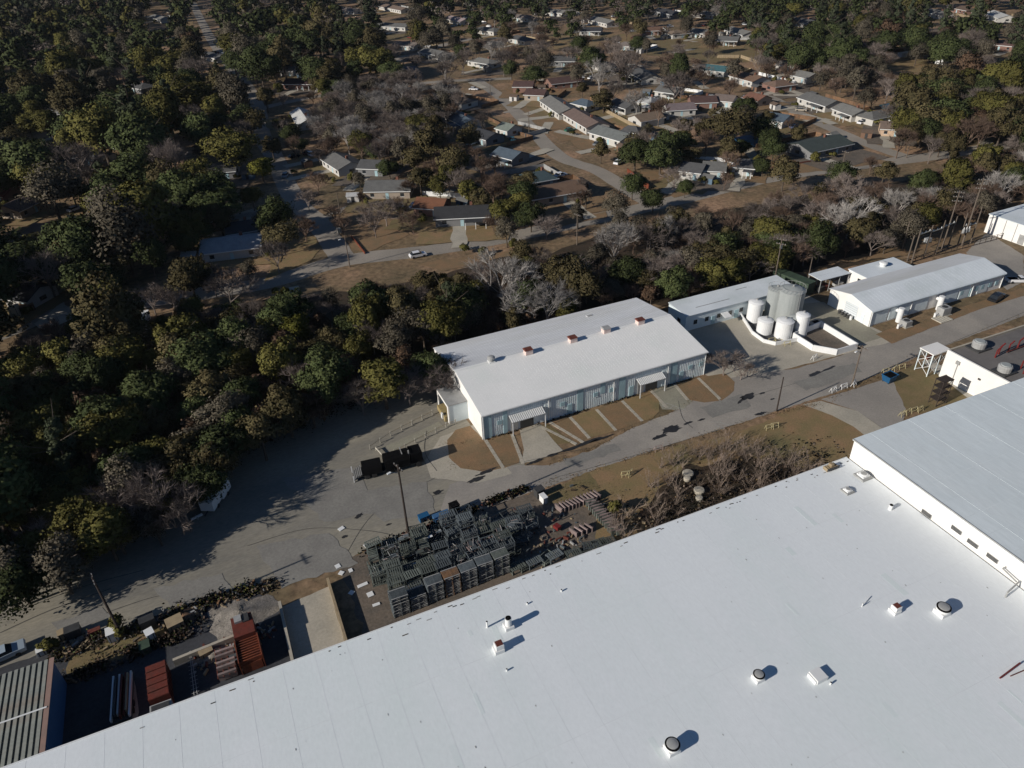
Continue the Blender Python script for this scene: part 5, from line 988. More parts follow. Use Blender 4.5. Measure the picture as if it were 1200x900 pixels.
crate(1060, 66, (8, 3, 2), 'whitemetal', 'white camper beside the cream dome', 'camper', 'camper'); crate(1103, 74, (9, 4, 3), 'whitemetal', 'white shed at the right end of the tan field', 'garden_shed', 'shed', .4)
crate(873, 172, (7, 5, 3.2), 'blue', 'blue tarped shed behind the grey houses', 'tarped_shed', 'shed'); crate(356, 265, (3.4, 2.2, 1.8), 'tan', 'tan wooden skip beside the junction', 'wooden_skip', 'skip', .1); crate(341, 266, (4.4, 1.6, 1.0), 'timber', 'tan timber pile left of the wooden skip', 'timber_pile', 'timber pile')
crate(398, 273, (1.2, 1.2, 1.3), 'concrete_pale', 'white box with brown side at the junction corner', 'box', 'box'); crate(172, 375, (1.8, 1.8, 2), 'whitemetal', 'bright white tank by the mossy clearing', 'water_tank', 'tank'); crate(197, 307, (2.6, 1.6, 1.0), 'timber', 'pale boat hull shape in the dark clearing', 'boat', 'boat', .2); crate(20, 370, (2, 2.6, 2.4), 'concrete_pale', 'pale upright slab by the left driveway', 'shed', 'shed'); crate(28, 366, (5, 2.6, 1.8), 'rackrust', 'rust-brown fence block by the left driveway', 'shed', 'shed', .3)
for i, (a, c, m_) in enumerate((((868, 68), (897, 78), 'timber'), ((840, 68), (866, 68), 'timber'), ((735, 203), (760, 222), 'orange'), ((412, 278), (428, 298), 'orange'), ((905, 197), (950, 190), 'rust'))):
    f = thing('board_fence', ('tan board fence behind the orange-brown house', 'tan board fence behind the teal house', 'orange dirt-coloured fence by the side street end', 'rusty low fence curving at the junction lawn', 'reddish low fence before the brown field')[i], 'fence'); A, B_ = G(*a), G(*c); n = 10
    for k in range(n): p, q = A.lerp(B_, k/n), A.lerp(B_, (k+.94)/n); b = MB(); d = (q-p).normalized(); o = Vector((-d.y, d.x, 0))*.1; b.prism([(p-o)[:2], (q-o)[:2], (q+o)[:2], (p+o)[:2]], 0, 1.7 if i < 3 else .6, m_); b.build('board', f)

# ================================================================== TREES
def nrm(a): return a/np.maximum(np.linalg.norm(a, axis=-1, keepdims=True), 1e-9)
def cards(cen, nor, size, rng, aspect=.75):
    n = len(cen); t = nrm(np.cross(nor, rng.normal(size=(n, 3)))); bt = np.cross(nor, t); s = size[:, None]
    v = np.stack([cen-t*s-bt*s*aspect, cen+t*s-bt*s*aspect, cen+t*s+bt*s*aspect, cen-t*s+bt*s*aspect], 1).reshape(-1, 3)
    return v
def mesh_np(name, v, nface, k, mats_, midx=None, sn=None):
    me = bpy.data.meshes.new(name); me.vertices.add(len(v)); me.vertices.foreach_set('co', v.astype(np.float32).ravel())
    me.loops.add(nface*k); me.loops.foreach_set('vertex_index', np.arange(nface*k, dtype=np.int32)); me.polygons.add(nface)
    me.polygons.foreach_set('loop_start', np.arange(0, nface*k, k, dtype=np.int32))
    for m in mats_: me.materials.append(m)
    if midx is not None: me.polygons.foreach_set('material_index', midx.astype(np.int32))
    me.update(calc_edges=True)
    if sn is not None: me.shade_smooth(); me.normals_split_custom_set_from_vertices(sn.tolist())
    return me
def crown_v(seed, h, rad, base, nl, nc, size, shape='round'):
    rng = np.random.default_rng(seed); C = []; R_ = []
    for i in range(nl):
        if shape == 'round':
            d = nrm(rng.normal(size=3)); rr = rng.uniform(.25, .72); z = base+(h-base)*(.52+.42*d[2]*rr*1.25); C.append([d[0]*rr*rad, d[1]*rr*rad, z]); R_.append(rad*rng.uniform(.26, .56))
        else:
            f = rng.uniform(0, 1)**.8; z = base+(h-base)*f; w_ = rad*(1-.78*f)*rng.uniform(.3, .8); a = rng.uniform(0, 6.28); C.append([w_*math.cos(a), w_*math.sin(a), z]); R_.append(rad*rng.uniform(.22, .40)*(1-.45*f))
    C = np.array(C); R_ = np.array(R_); li = rng.integers(0, nl, nc)
    d = nrm(rng.normal(size=(nc, 3))); d[:, 2] = np.where(d[:, 2] < -.35, -d[:, 2], d[:, 2]); rr = rng.uniform(.55, 1.08, nc)**.7
    lump = 1+.13*np.sin(d[:, 0]*5+li)+.13*np.sin(d[:, 1]*6+2*li)+.1*np.sin(d[:, 2]*9+li)
    cen = C[li]+d*(R_[li]*rr*lump)[:, None]*np.array([1, 1, .8]); nor = nrm(d+rng.normal(size=(nc, 3))*.6)
    cc = nrm(cen-np.array([0, 0, base+(h-base)*.35])); sn = nrm(d*.8+cc*.5+rng.normal(size=(nc, 3))*.32)
    return cards(cen, nor, size*rng.uniform(.55, 1.45, nc), rng), np.repeat(sn, 4, 0)
def trunk_mesh(seed, h, r0, m, limbs=5, spread=.45):
    r = random.Random(seed); b = MB(); top = Vector((r.uniform(-.3, .3), r.uniform(-.3, .3), h)); b.tube((0, 0, -.1), top*.55, r0, r0*.7, m, 7, False); b.tube(top*.55, top, r0*.7, r0*.3, m, 6, False)
    for i in range(limbs):
        a = 6.28*i/limbs+r.uniform(-.4, .4); s = top*r.uniform(.45, .8); e = s+Vector((math.cos(a), math.sin(a), r.uniform(.5, 1.1)))*h*spread; b.tube(s, e, r0*.38, r0*.12, m, 5, False)
    return b.mesh('trunk')
def bare_v(seed, h, spread, lv=4, r0=.2, twigs=6, upw=.5):
    r = random.Random(seed); segs = []; tw = []
    def rec(p, d, L, rad, k):
        e = p+d*L; segs.append((p, e, rad, rad*.66)); 
        if k == 0:
            for _ in range(twigs):
                q = p.lerp(e, r.uniform(.2, 1)); dd = (d+Vector((r.gauss(0, .6), r.gauss(0, .6), r.gauss(.1, .45)))).normalized(); tw.append((q, q+dd*L*r.uniform(.7, 1.5)))
            return
        for _ in range(3 if k < lv-1 else 4):
            dd = (d+Vector((r.gauss(0, spread), r.gauss(0, spread), r.gauss(upw*.3, spread*.6)))).normalized(); rec(e, dd, L*r.uniform(.62, .88), rad*.62, k-1)
    rec(Vector((0, 0, 0)), Vector((r.uniform(-.08, .08), r.uniform(-.08, .08), 1)), h*.26, r0, lv)
    for _ in range(3): rec(Vector((0, 0, h*.18)), Vector((r.uniform(-.8, .8), r.uniform(-.8, .8), .9)).normalized(), h*.24, r0*.6, lv-1)
    return segs, tw
def bare_mesh(seed, h, spread, m, lv=4, r0=.2, twigs=6, tr=.035):
    segs, tw = bare_v(seed, h, spread, lv, r0, twigs); tb_, br_ = MB(), MB()
    for i, (a, c, ra, rb) in enumerate(segs):
        b = tb_ if ra > r0*.45 else br_; b.tube(a, c, max(ra, .05), max(rb, .045), m, 5 if ra > r0*.45 else 3, False)
    r = random.Random(seed)
    for a, c in tw:
        d = (c-a).normalized(); u = d.cross(Vector((r.gauss(0, 1), r.gauss(0, 1), r.gauss(0, 1)))).normalized()*tr; br_.poly([a-u, a+u, c], m)
        v = d.cross(u).normalized()*tr; br_.poly([a-v, a+v, c], m)
    return tb_.mesh('trunk'), br_.mesh('branches')
PROTO = {}
def leafy(kind, leaf, n, h, rad, base, nl=14, nc=4200, size=.27, shape='round', bark='bark', r0=.28, th=.75):
    L_ = []
    for i in range(n):
        s = hash_(kind)+i*17; v, sn = crown_v(s, h, rad*(1+.08*(i-1)), base, nl+i, nc, size, shape)
        L_.append((trunk_mesh(s, h*th, r0, bark), mesh_np('crown', v, len(v)//4, 4, [M[leaf]], None, sn), 'crown', h, rad))
    PROTO[kind] = L_
def hash_(s): return sum(ord(c)*(i+3) for i, c in enumerate(s)) % 9973
leafy('evergreen_oak', 'leaf_dark', 4, 11, 5.2, 2.0, 26, 13000, .165)
leafy('olive_tree', 'leaf_olive', 3, 11, 4.8, 2.0, 24, 11500, .16)
leafy('pine_tree', 'leaf_pine', 3, 15, 3.7, 4.0, 26, 8000, .17, 'cone', r0=.25, th=.95)
leafy('brown_oak', 'leaf_brown', 3, 11, 5.0, 2.2, 22, 8000, .16)
leafy('russet_tree', 'leaf_rust', 2, 9, 4.0, 1.6, 16, 6000, .15)
leafy('yellow_tree', 'leaf_yellow', 1, 11, 5.2, 1.8, 24, 11000, .17)
leafy('grey_brown_tree', 'leaf_greybrown', 3, 11, 4.8, 2.2, 22, 6000, .13)
leafy('bush', 'leaf_olive', 2, 2.6, 1.7, .2, 8, 900, .14, r0=.06, th=.5)
for kind, m_, hs, sp_, n in (('bare_tree', 'twig', 11, .55, 4), ('pale_bare_tree', 'twig_pale', 12, .5, 3), ('brown_bare_tree', 'twig_brown', 10, .55, 4)):
    L_ = []
    for i in range(n): a, c = bare_mesh(hash_(kind)+i, hs, sp_, m_, 4, .2, 6, .03); L_.append((a, c, 'branches', hs, hs*.42))
    PROTO[kind] = L_
L_ = []
def vase(seed):
    r = random.Random(seed); tb_, br_ = MB(), MB()
    for i in range(9):
        a = r.uniform(0, 6.28); d = Vector((math.cos(a)*.5, math.sin(a)*.5, 1)).normalized(); p = Vector((r.uniform(-.2, .2), r.uniform(-.2, .2), 0)); rad = .035
        for k in range(5):
            e = p+d*r.uniform(.5, .8); (tb_ if k < 2 else br_).tube(p, e, rad, rad*.75, 'twig_pink', 4, False); rad *= .78
            for _ in range(3):
                dd = (d+Vector((r.gauss(0, .5), r.gauss(0, .5), r.gauss(.1, .2)))).normalized(); u = dd.cross(Vector((r.gauss(0, 1), r.gauss(0, 1), r.gauss(0, 1)))).normalized()*.02; L2 = r.uniform(.4, .9); br_.poly([e-u, e+u, e+dd*L2], 'twig_pink')
            d = (d+Vector((r.gauss(0, .16), r.gauss(0, .16), .05))).normalized(); p = e
    return tb_.mesh('trunk'), br_.mesh('branches')
for i in range(4): a, c = vase(900+i); L_.append((a, c, 'branches', 3.6, 1.6))
PROTO['pinkish_sapling'] = L_
def place(kind, x, y, s, label, cat, group, var=None):
    P_ = PROTO[kind]; tm, cm_, cn, h, rad = P_[random.randrange(len(P_)) if var is None else var % len(P_)]
    t = thing(kind, label, cat, (x, y, 0), random.uniform(0, 6.28), group); t.scale = (s*random.uniform(.82, 1.25), s*random.uniform(.82, 1.25), s*random.uniform(.85, 1.15))
    link('trunk', tm, t); link(cn, cm_, t); return t
DESC = {'evergreen_oak': 'dark green evergreen oak', 'olive_tree': 'olive green leafy tree', 'pine_tree': 'tall dark pine', 'brown_oak': 'brown-leaved oak', 'russet_tree': 'russet-leaved tree', 'yellow_tree': 'yellow-green tree', 'grey_brown_tree': 'thin grey-brown leaved tree',
        'bare_tree': 'leafless grey tree', 'pale_bare_tree': 'leafless whitish tree', 'brown_bare_tree': 'leafless brown tree', 'bush': 'low green bush', 'pinkish_sapling': 'leafless pinkish sapling'}
# explicit trees, px of the crown middle: kind, px, py, scale, extra text
EX = [('yellow_tree', 305, 193, .95, 'bright yellow-green tree in the middle of the dark houses'), ('yellow_tree', 345, 385, .9, 'yellow-green tree at the road edge of the wood'), ('olive_tree', 430, 372, 1.0, 'olive tree left of the car, at the road edge of the wood'), ('olive_tree', 120, 205, 1.0, 'olive tree beside the reddish tree'),
      ('russet_tree', 112, 200, .9, 'reddish tree among dark evergreens at left'), ('brown_oak', 200, 215, 1.25, 'wide brown-tinged tree left of the yellow-green one'), ('evergreen_oak', 130, 235, 1.25, 'dark broad evergreen left of the brown-tinged tree'), ('evergreen_oak', 90, 290, 1.5, 'largest dark evergreen at the left, over the clearing'), ('brown_oak', 130, 375, 1.4, 'orange-brown oak over the left driveway'),
      ('bare_tree', 265, 330, 1.1, 'leafless tree below the long pale house'), ('pale_bare_tree', 585, 320, 1.1, 'whitish bare tree by the road left of the brown oaks'), ('pale_bare_tree', 600, 350, .95, 'whitish bare tree in the wood behind the white roof'), ('bare_tree', 760, 275, 1.15, 'wide bare tree covering the road at centre'), ('pale_bare_tree', 720, 280, 1.1, 'pale bare tree left of the wide bare one'),
      ('bare_tree', 640, 260, .8, 'small pale bare tree on the road bend'), ('pale_bare_tree', 1000, 245, 1.15, 'sprawling bare tree before the substation'), ('bare_tree', 960, 250, .9, 'bare tree left of the sprawling one'), ('bare_tree', 450, 240, 1.0, 'thin bare tree over the junction lawn'), ('bare_tree', 438, 258, .8, 'small bare tree on the junction lawn'),
      ('brown_oak', 855, 145, 1.45, 'big brown-olive oak at centre right'), ('evergreen_oak', 745, 175, 1.1, 'dark evergreen clump beside the side street, left'), ('evergreen_oak', 775, 180, 1.1, 'dark evergreen clump beside the side street, right'), ('olive_tree', 800, 160, .7, 'small bright green tree beside the big brown oak'), ('pale_bare_tree', 702, 80, 1.4, 'tall pale bare tree standing before the maroon house'), ('bare_tree', 735, 75, 1.6, 'tallest bare tree in the houses'),
      ('bare_tree', 792, 95, 1.6, 'big spreading bare tree left of the teal house'), ('bare_tree', 590, 65, 1.6, 'tall bare tree by the cross street'), ('pale_bare_tree', 520, 70, 1.4, 'tall pale bare tree with upright fork'), ('brown_oak', 1090, 135, 1.4, 'big olive-brown tree at right'), ('brown_oak', 1065, 120, 1.5, 'brown-green tree hiding the side street end'), ('russet_tree', 1135, 75, 1.7, 'russet round tree at the top right'),
      ('russet_tree', 1040, 40, 1.9, 'tall russet tree behind the tan field'), ('brown_bare_tree', 1140, 150, 1.3, 'brown bare tree right of the big olive-brown tree'), ('olive_tree', 1170, 125, 1.5, 'olive tree at the right edge'), ('olive_tree', 1180, 95, 1.5, 'yellow-olive tree at the right edge'), ('olive_tree', 590, 245, .9, 'slim olive tree right of the dark carport house'), ('brown_oak', 505, 165, 1.3, 'brown-olive tree behind the houses, left one'), ('brown_oak', 530, 190, 1.2, 'brown-olive tree behind the houses, right one'),
      ('olive_tree', 490, 150, 1.1, 'green-brown tree at the edge of the bare grove'), ('brown_oak', 655, 320, 1.1, 'brown oak behind the white roof, left one'), ('brown_oak', 680, 335, 1.0, 'brown oak behind the white roof, right one'), ('olive_tree', 665, 360, .7, 'low green tree touching the white roof edge'), ('evergreen_oak', 790, 335, .8, 'dark tree between the white roof and the long shed'), ('brown_oak', 920, 200, 1.0, 'brown-yellow tree over the road at right'), ('olive_tree', 905, 270, 1.0, 'olive tree above the green container'), ('olive_tree', 1120, 205, 1.3, 'olive tree behind the substation'),
      ('bare_tree', 520, 440, .9, 'bare tree in the deep shade by the porch'), ('evergreen_oak', 505, 432, .75, 'dark evergreen touching the porch end of the building')]
TREES = []
for kind, px, py, s, lab in EX:
    h = PROTO[kind][0][3]*s; p = G(px, py, h*.6); TREES.append((p.x, p.y)); place(kind, p.x, p.y, s, lab, 'tree', None)
# bare trees in front of the east lawn and the thicket
for px, py, s, lab in ((850, 425, .62, 'leafless tree with radiating pale branches right of the long building'), (825, 420, .5, 'reddish bare tree at the corner of the long building'), (870, 430, .5, 'low bare tree spreading over the side lot')):
    p = G(px, py, 3); place('brown_bare_tree' if 'reddish' in lab else 'bare_tree', p.x, p.y, s, lab, 'tree', None)
# yards round the houses
CC = [('white', WHITE), ('dark', DARK), ('grey', GREY), ('silver', (.45, .46, .47)), ('dark red', (.16, .03, .025)), ('dark blue', (.03, .05, .12)), ('beige', (.4, .35, .28))]
rr_ = random.Random(5)
def clearof(p, m=3.):
    for q in HI:
        d = p-q[0]; u = Vector((math.cos(q[1]), math.sin(q[1]), 0)); v = Vector((-u.y, u.x, 0))
        if abs(d.dot(u)) < q[2]/2+m and abs(d.dot(v)) < q[3]/2+m: return False
    return True
KZ = [0]
for hi, (c, rz, L, W, lab) in enumerate(list(HI)):
    u = Vector((math.cos(rz), math.sin(rz), 0)); v = Vector((-u.y, u.x, 0)); used = []
    for k, (m_, sx, sy) in enumerate(((rr_.choice(['lawn', 'lawn_red', 'lawn_green', 'dirt']), L/2+5, W/2+9), ('concrete', 2.0, 8))):
        o = c-v*(W/2+8 if k else 3)*rr_.choice((1, 1, -1))+u*(rr_.uniform(-.4, .4)*L if k else 0); KZ[0] += 1
        sheet('yard_grass' if k == 0 else 'driveway', [(o+u*sx*a+v*sy*b_)[:2] for a, b_ in ((-1, -1), (1, -1), (1, 1), (-1, 1))], .11+.0012*KZ[0], m_, px=False, amp=.6, step=3)
    short = lab.replace('house', 'home', 1) if False else lab
    for k in range(rr_.choice((0, 1, 1, 2))):
        p = c+u*rr_.uniform(-.6, .6)*L+v*rr_.choice((-1, -1, 1))*(W/2+rr_.uniform(3.2, 8))
        if not clearof(p, 1.5): continue
        q = rr_.choice([z for z in CC if z[0] not in used]); used.append(q[0]); px, py, _ = PX(p)
        if -20 < px < 1220 and py > -20: car(px, py, rz+rr_.choice((0, math.pi/2, .4)), q[1], q[0]+' car beside the '+lab)
    if rr_.random() < .75:
        p = c+u*rr_.choice((-1, 1))*(L/2+rr_.uniform(3, 7))+v*rr_.uniform(-1, 1)*W
        if clearof(p, 2):
            t = thing('garden_shed', 'small garden shed near the '+lab, 'shed', (p.x, p.y, 0), rz+rr_.uniform(-.2, .2)); wm = cmat(rr_.choice([(.6, .58, .55), (.3, .28, .25), (.2, .12, .08), (.12, .18, .24)]), 'wall'); rm_ = cmat(rr_.choice([g1, g2, g3, wt, br]), 'shingle')
            b = MB(); b.box(-1.9, 1.9, -1.5, 1.5, 0, 2.2, wm); b.build('wall', t); b = MB()
            for s in (-1, 1): b.hexa([(-2.1, s*1.8, 2.1), (2.1, s*1.8, 2.1), (2.1, 0, 2.9), (-2.1, 0, 2.9), (-2.1, s*1.8, 2.2), (2.1, s*1.8, 2.2), (2.1, 0, 3.0), (-2.1, 0, 3.0)], rm_)
            b.build('roof', t); b = MB(); b.box(-.5, .5, -1.56, -1.48, .1, 1.9, 'darkmetal'); b.build('door', t)
    if rr_.random() < .6:
        f = thing('yard_fence', 'wooden yard fence behind the '+lab, 'fence'); s = rr_.choice((-1, 1)); y_ = W/2+rr_.uniform(8, 12); b = MB(); mt = rr_.choice(['timber', 'greymetal', 'rackrust', 'whitemetal']); d_ = Vector((-u.y, u.x, 0))
        A = c-u*(L/2+5)+v*y_; B_ = c+u*(L/2+5)+v*y_; C_ = B_-v*(y_-W/2+3)
        for a, e in ((A, B_), (B_, C_)):
            n_ = max(2, int((e-a).length/2.4))
            for k in range(n_):
                p, q = a.lerp(e, k/n_), a.lerp(e, (k+.97)/n_); dd = (q-p).normalized(); o = Vector((-dd.y, dd.x, 0))*.06; bb_ = MB(); bb_.prism([(p-o)[:2], (q-o)[:2], (q+o)[:2], (p+o)[:2]], 0, 1.6, mt); bb_.build('panel', f)
    for k in range(rr_.choice((1, 2, 3))):
        p = c+u*rr_.uniform(-.8, .8)*L+v*rr_.choice((-1, 1))*(W/2+rr_.uniform(1.2, 6))
        if clearof(p, .8): place('bush', p.x, p.y, rr_.uniform(.6, 1.3), 'bush at the '+lab, 'bush', 'bushes in the yard of the '+lab)
def inpoly(x, y, P_):
    c = False; n = len(P_); j = n-1
    for i in range(n):
        if ((P_[i][1] > y) != (P_[j][1] > y)) and (x < (P_[j][0]-P_[i][0])*(y-P_[i][1])/(P_[j][1]-P_[i][1]+1e-12)+P_[i][0]): c = not c
        j = i
    return c
# things to keep in sight: points along roads and open yards, px radius
CLEAR = [(x, y, r_) for x, y, r_ in ((390, 290, 16), (375, 262, 12), (420, 275, 18), (440, 262, 14), (350, 305, 12), (330, 330, 8), (430, 305, 10), (460, 300, 10), (490, 300, 14), (520, 295, 10), (550, 290, 8), (580, 283, 6), (620, 275, 8), (660, 265, 10), (690, 258, 8), (750, 241, 5), (780, 234, 6), (810, 227, 6), (840, 221, 6), (870, 213, 6), (910, 205, 6), (950, 198, 6), (1040, 186, 5), (820, 230, 7), (850, 222, 7), (890, 212, 6), (1000, 192, 6), (970, 200, 6), (930, 212, 4),
    (355, 190, 16), (340, 205, 8), (235, 20, 10), (245, 40, 10), (250, 48, 6), (300, 130, 8), (325, 127, 8), (315, 155, 7), (310, 100, 6), (570, 92, 9), (595, 93, 8), (620, 105, 9), (630, 140, 12), (640, 160, 12), (655, 180, 14), (680, 190, 12), (700, 200, 10), (720, 215, 10), (660, 150, 8), (690, 170, 8), (630, 125, 8), (980, 148, 10), (1000, 160, 10), (1020, 170, 12), (1045, 178, 8), (960, 140, 8),
    (780, 52, 10), (810, 55, 10), (850, 58, 10), (880, 62, 8), (1055, 74, 12), (1080, 76, 10), (770, 215, 10), (830, 215, 8), (880, 195, 8), (930, 185, 8), (985, 175, 10), (950, 95, 8), (700, 46, 8), (660, 48, 8), (60, 365, 12), (45, 375, 10), (20, 350, 8), (95, 243, 6), (185, 368, 8), (305, 196, 20), (270, 335, 12), (130, 380, 16), (170, 372, 6), (200, 300, 12), (180, 320, 8), (520, 262, 14), (550, 262, 12), (480, 272, 10), (560, 272, 6), (645, 240, 10),
    (240, 288, 14), (268, 286, 18), (300, 278, 12), (60, 245, 10), (18, 235, 16), (12, 280, 14), (30, 335, 14), (100, 243, 8), (60, 128, 8), (250, 192, 12), (110, 262, 10), (285, 245, 10), (320, 235, 8), (345, 290, 8), (930, 125, 6), (1135, 175, 8), (1160, 168, 6))]
def blocked(x, y, h, rad, z):
    cx, cy, sc = PX((x, y, h*.62)); R_ = rad*sc*.8
    for a in HP:
        if math.hypot(a[0]-cx, a[1]-cy) < a[2]*.75+R_*.55: return True
    for a in CLEAR:
        if math.hypot(a[0]-cx, a[1]-cy) < a[2]+R_*.6: return True
    return False
BLD = [(30, 93, 84, 126), (84, 86, 122, 121), (122, 88, 168, 116), (188, 104, 230, 124), (-90, -60, 160, 80), (-60, 60, -5, 82)]
def zone(poly, zp, spacing, weights, smin, smax, place_txt, far=False, tries=1.0, force=False):
    W_ = [G(x, y, zp)[:2] for x, y in poly]; xs = [p[0] for p in W_]; ys = [p[1] for p in W_]; kinds = list(weights); ww = list(weights.values()); out = []
    area = (max(xs)-min(xs))*(max(ys)-min(ys)); n = int(area/spacing**2*2.2*tries); cell = {}
    for _ in range(n):
        x, y = random.uniform(min(xs), max(xs)), random.uniform(min(ys), max(ys))
        if not inpoly(x, y, W_): continue
        sp_ = spacing*(1 if math.hypot(x, y) < 400 else 1.15); k = (int(x//sp_), int(y//sp_)); bad = False
        for i in (-1, 0, 1):
            for j in (-1, 0, 1):
                for q in cell.get((k[0]+i, k[1]+j), ()):
                    if (q[0]-x)**2+(q[1]-y)**2 < (sp_*.72)**2: bad = True
        if bad: continue
        kind = random.choices(kinds, ww)[0]; s = random.uniform(smin, smax); h = PROTO[kind][0][3]*s; rad = PROTO[kind][0][4]*s
        if any(a-rad*.5 < x < c+rad*.5 and b_-rad*.5 < y < d+rad*.5 for a, b_, c, d in BLD): continue
        if not force and blocked(x, y, h, rad, zp): continue
        if any((q[0]-x)**2+(q[1]-y)**2 < 12 for q in TREES): continue
        cell.setdefault(k, []).append((x, y)); out.append((kind, x, y, s, place_txt))
    return out
ALL = []
EVGL = {'evergreen_oak': 4, 'pine_tree': .8, 'olive_tree': 3.4, 'brown_oak': 1.6, 'grey_brown_tree': 2.4, 'bare_tree': 1.4, 'russet_tree': .5}
BELT = {'evergreen_oak': 1, 'olive_tree': 1, 'brown_oak': 2.6, 'grey_brown_tree': 3, 'bare_tree': 2.8, 'pale_bare_tree': 1, 'brown_bare_tree': 4, 'russet_tree': 1.2}
EVG = {'evergreen_oak': 6, 'pine_tree': 2, 'olive_tree': 2.4, 'brown_oak': 1.2, 'grey_brown_tree': 1.6, 'bare_tree': .8, 'russet_tree': .5}
MIX = {'evergreen_oak': 1.6, 'olive_tree': 1.8, 'brown_oak': 2.6, 'grey_brown_tree': 1.8, 'bare_tree': 1.6, 'pale_bare_tree': .8, 'brown_bare_tree': 2, 'russet_tree': 1}
BARE = {'bare_tree': 4, 'brown_bare_tree': 4, 'pale_bare_tree': .4, 'grey_brown_tree': 1.6, 'brown_oak': .8, 'evergreen_oak': .7}
ALL += zone([(0, 430), (60, 395), (110, 385), (230, 380), (300, 368), (330, 362), (430, 352), (520, 345), (545, 350), (520, 385), (505, 405), (500, 425), (430, 452), (340, 472), (290, 505), (245, 520), (205, 585), (130, 612), (60, 652), (0, 672)], 8, 5.6, {'evergreen_oak': 3.4, 'olive_tree': 3, 'brown_oak': 2.6, 'grey_brown_tree': 2.2, 'russet_tree': 1.2, 'bare_tree': 1.2, 'pine_tree': .8}, .6, 1.05, 'in the wood left of the white-roofed building', force=True, tries=2)
ALL += zone([(0, 640), (60, 625), (130, 600), (200, 560), (250, 520), (255, 540), (215, 600), (140, 640), (60, 672), (0, 690)], 5, 4.6, {'evergreen_oak': 4, 'olive_tree': 2, 'brown_oak': 1.5, 'grey_brown_tree': 1.5}, .6, .85, 'on the yard edge of the left wood', force=True, tries=2)
ALL += zone([(290, 356), (335, 352), (430, 340), (520, 318), (590, 298), (640, 292), (660, 300), (600, 322), (540, 350), (430, 358), (330, 370), (240, 384), (120, 388), (60, 400), (0, 430), (0, 408), (60, 380), (110, 368), (230, 362)], 5, 4.8, {'brown_bare_tree': 3, 'bare_tree': 2.4, 'grey_brown_tree': 2.5, 'olive_tree': 2.5, 'brown_oak': 2, 'pale_bare_tree': .8, 'evergreen_oak': 1}, .45, .8, 'on the road side of the left wood', force=True, tries=2.5)
ALL += zone([(520, 345), (600, 315), (640, 322), (700, 300), (760, 290), (860, 262), (960, 245), (1050, 232), (1130, 215), (1200, 190), (1200, 215), (1150, 238), (1090, 255), (1030, 278), (960, 285), (900, 305), (840, 325), (780, 340), (740, 335), (620, 362), (510, 395)], 6, 5.0, BELT, .55, .9, 'in the belt of trees between road and industrial yard', tries=2)
ALL += zone([(700, 271), (760, 256), (830, 243), (900, 227), (960, 217), (1050, 209), (1200, 174), (1200, 190), (1000, 235), (860, 262), (740, 292)], 5, 6.0, BARE, .6, .9, 'bare fringe of the belt along the neighbourhood road')
ALL += zone([(-60, -10), (205, -10), (232, 60), (270, 95), (290, 130), (300, 175), (262, 200), (200, 235), (170, 300), (150, 345), (60, 350), (-60, 370)], 8, 13.5, EVGL, .9, 2.0, 'in the dark wooded quarter at upper left', tries=1.8)
ALL += zone([(255, -10), (530, -10), (520, 55), (470, 75), (420, 88), (300, 92), (270, 60)], 8, 13.5, EVGL, .95, 2.0, 'in the evergreen grove at top centre left')
ALL += zone([(400, 95), (470, 88), (545, 100), (520, 140), (470, 175), (380, 170), (365, 140)], 7, 6.5, {'bare_tree': 6, 'pale_bare_tree': 2, 'brown_bare_tree': 2, 'grey_brown_tree': 2}, .75, 1.1, 'in the grey leafless grove behind the houses', force=True)
ALL += zone([(455, 150), (560, 130), (600, 180), (600, 220), (540, 225), (470, 205)], 6, 8.5, {'brown_oak': 4, 'bare_tree': 3, 'brown_bare_tree': 3, 'olive_tree': 1.5}, .75, 1.15, 'in the brown clump left of the side street')
ALL += zone([(530, -10), (870, -10), (900, 50), (900, 130), (780, 140), (700, 120), (560, 60)], 6, 12.5, {'bare_tree': 5, 'brown_bare_tree': 4, 'pale_bare_tree': 1, 'grey_brown_tree': 2, 'evergreen_oak': .7, 'brown_oak': 1.4}, .7, 1.25, 'among the houses at top centre')
ALL += zone([(530, -10), (900, -10), (900, 22), (760, 18), (680, 14), (600, 30), (540, 20)], 6, 11, {'evergreen_oak': 4, 'pine_tree': 2, 'bare_tree': 2, 'grey_brown_tree': 1}, .9, 1.4, 'in the far evergreens at the top edge')
ALL += zone([(860, -10), (1260, -10), (1260, 60), (1120, 60), (1050, 55), (960, 80), (900, 70)], 8, 10.5, {'evergreen_oak': 5, 'pine_tree': 2, 'olive_tree': 1, 'bare_tree': 2, 'grey_brown_tree': 2, 'russet_tree': .6}, .9, 1.4, 'in the far wood at upper right')
ALL += zone([(930, 45), (1030, 60), (1050, 95), (1030, 120), (960, 110), (920, 90)], 6, 9, {'bare_tree': 4, 'brown_bare_tree': 4, 'grey_brown_tree': 2}, .8, 1.2, 'in the dusky bare trees left of the tan field')
ALL += zone([(1050, 90), (1120, 85), (1260, 80), (1260, 180), (1100, 185), (1060, 170), (1040, 130)], 7, 8.5, {'brown_oak': 3, 'olive_tree': 3, 'evergreen_oak': 1.5, 'brown_bare_tree': 2.5, 'bare_tree': 2, 'russet_tree': 1}, .85, 1.3, 'in the mixed trees at the right edge')
ALL += zone([(310, 100), (400, 95), (380, 170), (440, 170), (470, 205), (600, 225), (720, 150), (900, 130), (1050, 170), (1050, 200), (800, 225), (600, 270), (430, 290), (330, 300), (200, 350), (180, 300), (290, 230)], 5, 10.5, {'evergreen_oak': 2.4, 'brown_oak': 2, 'bare_tree': 3, 'brown_bare_tree': 2, 'grey_brown_tree': 1.5, 'olive_tree': 1}, .55, 1.0, 'scattered among the houses near the neighbourhood road', tries=1.5)
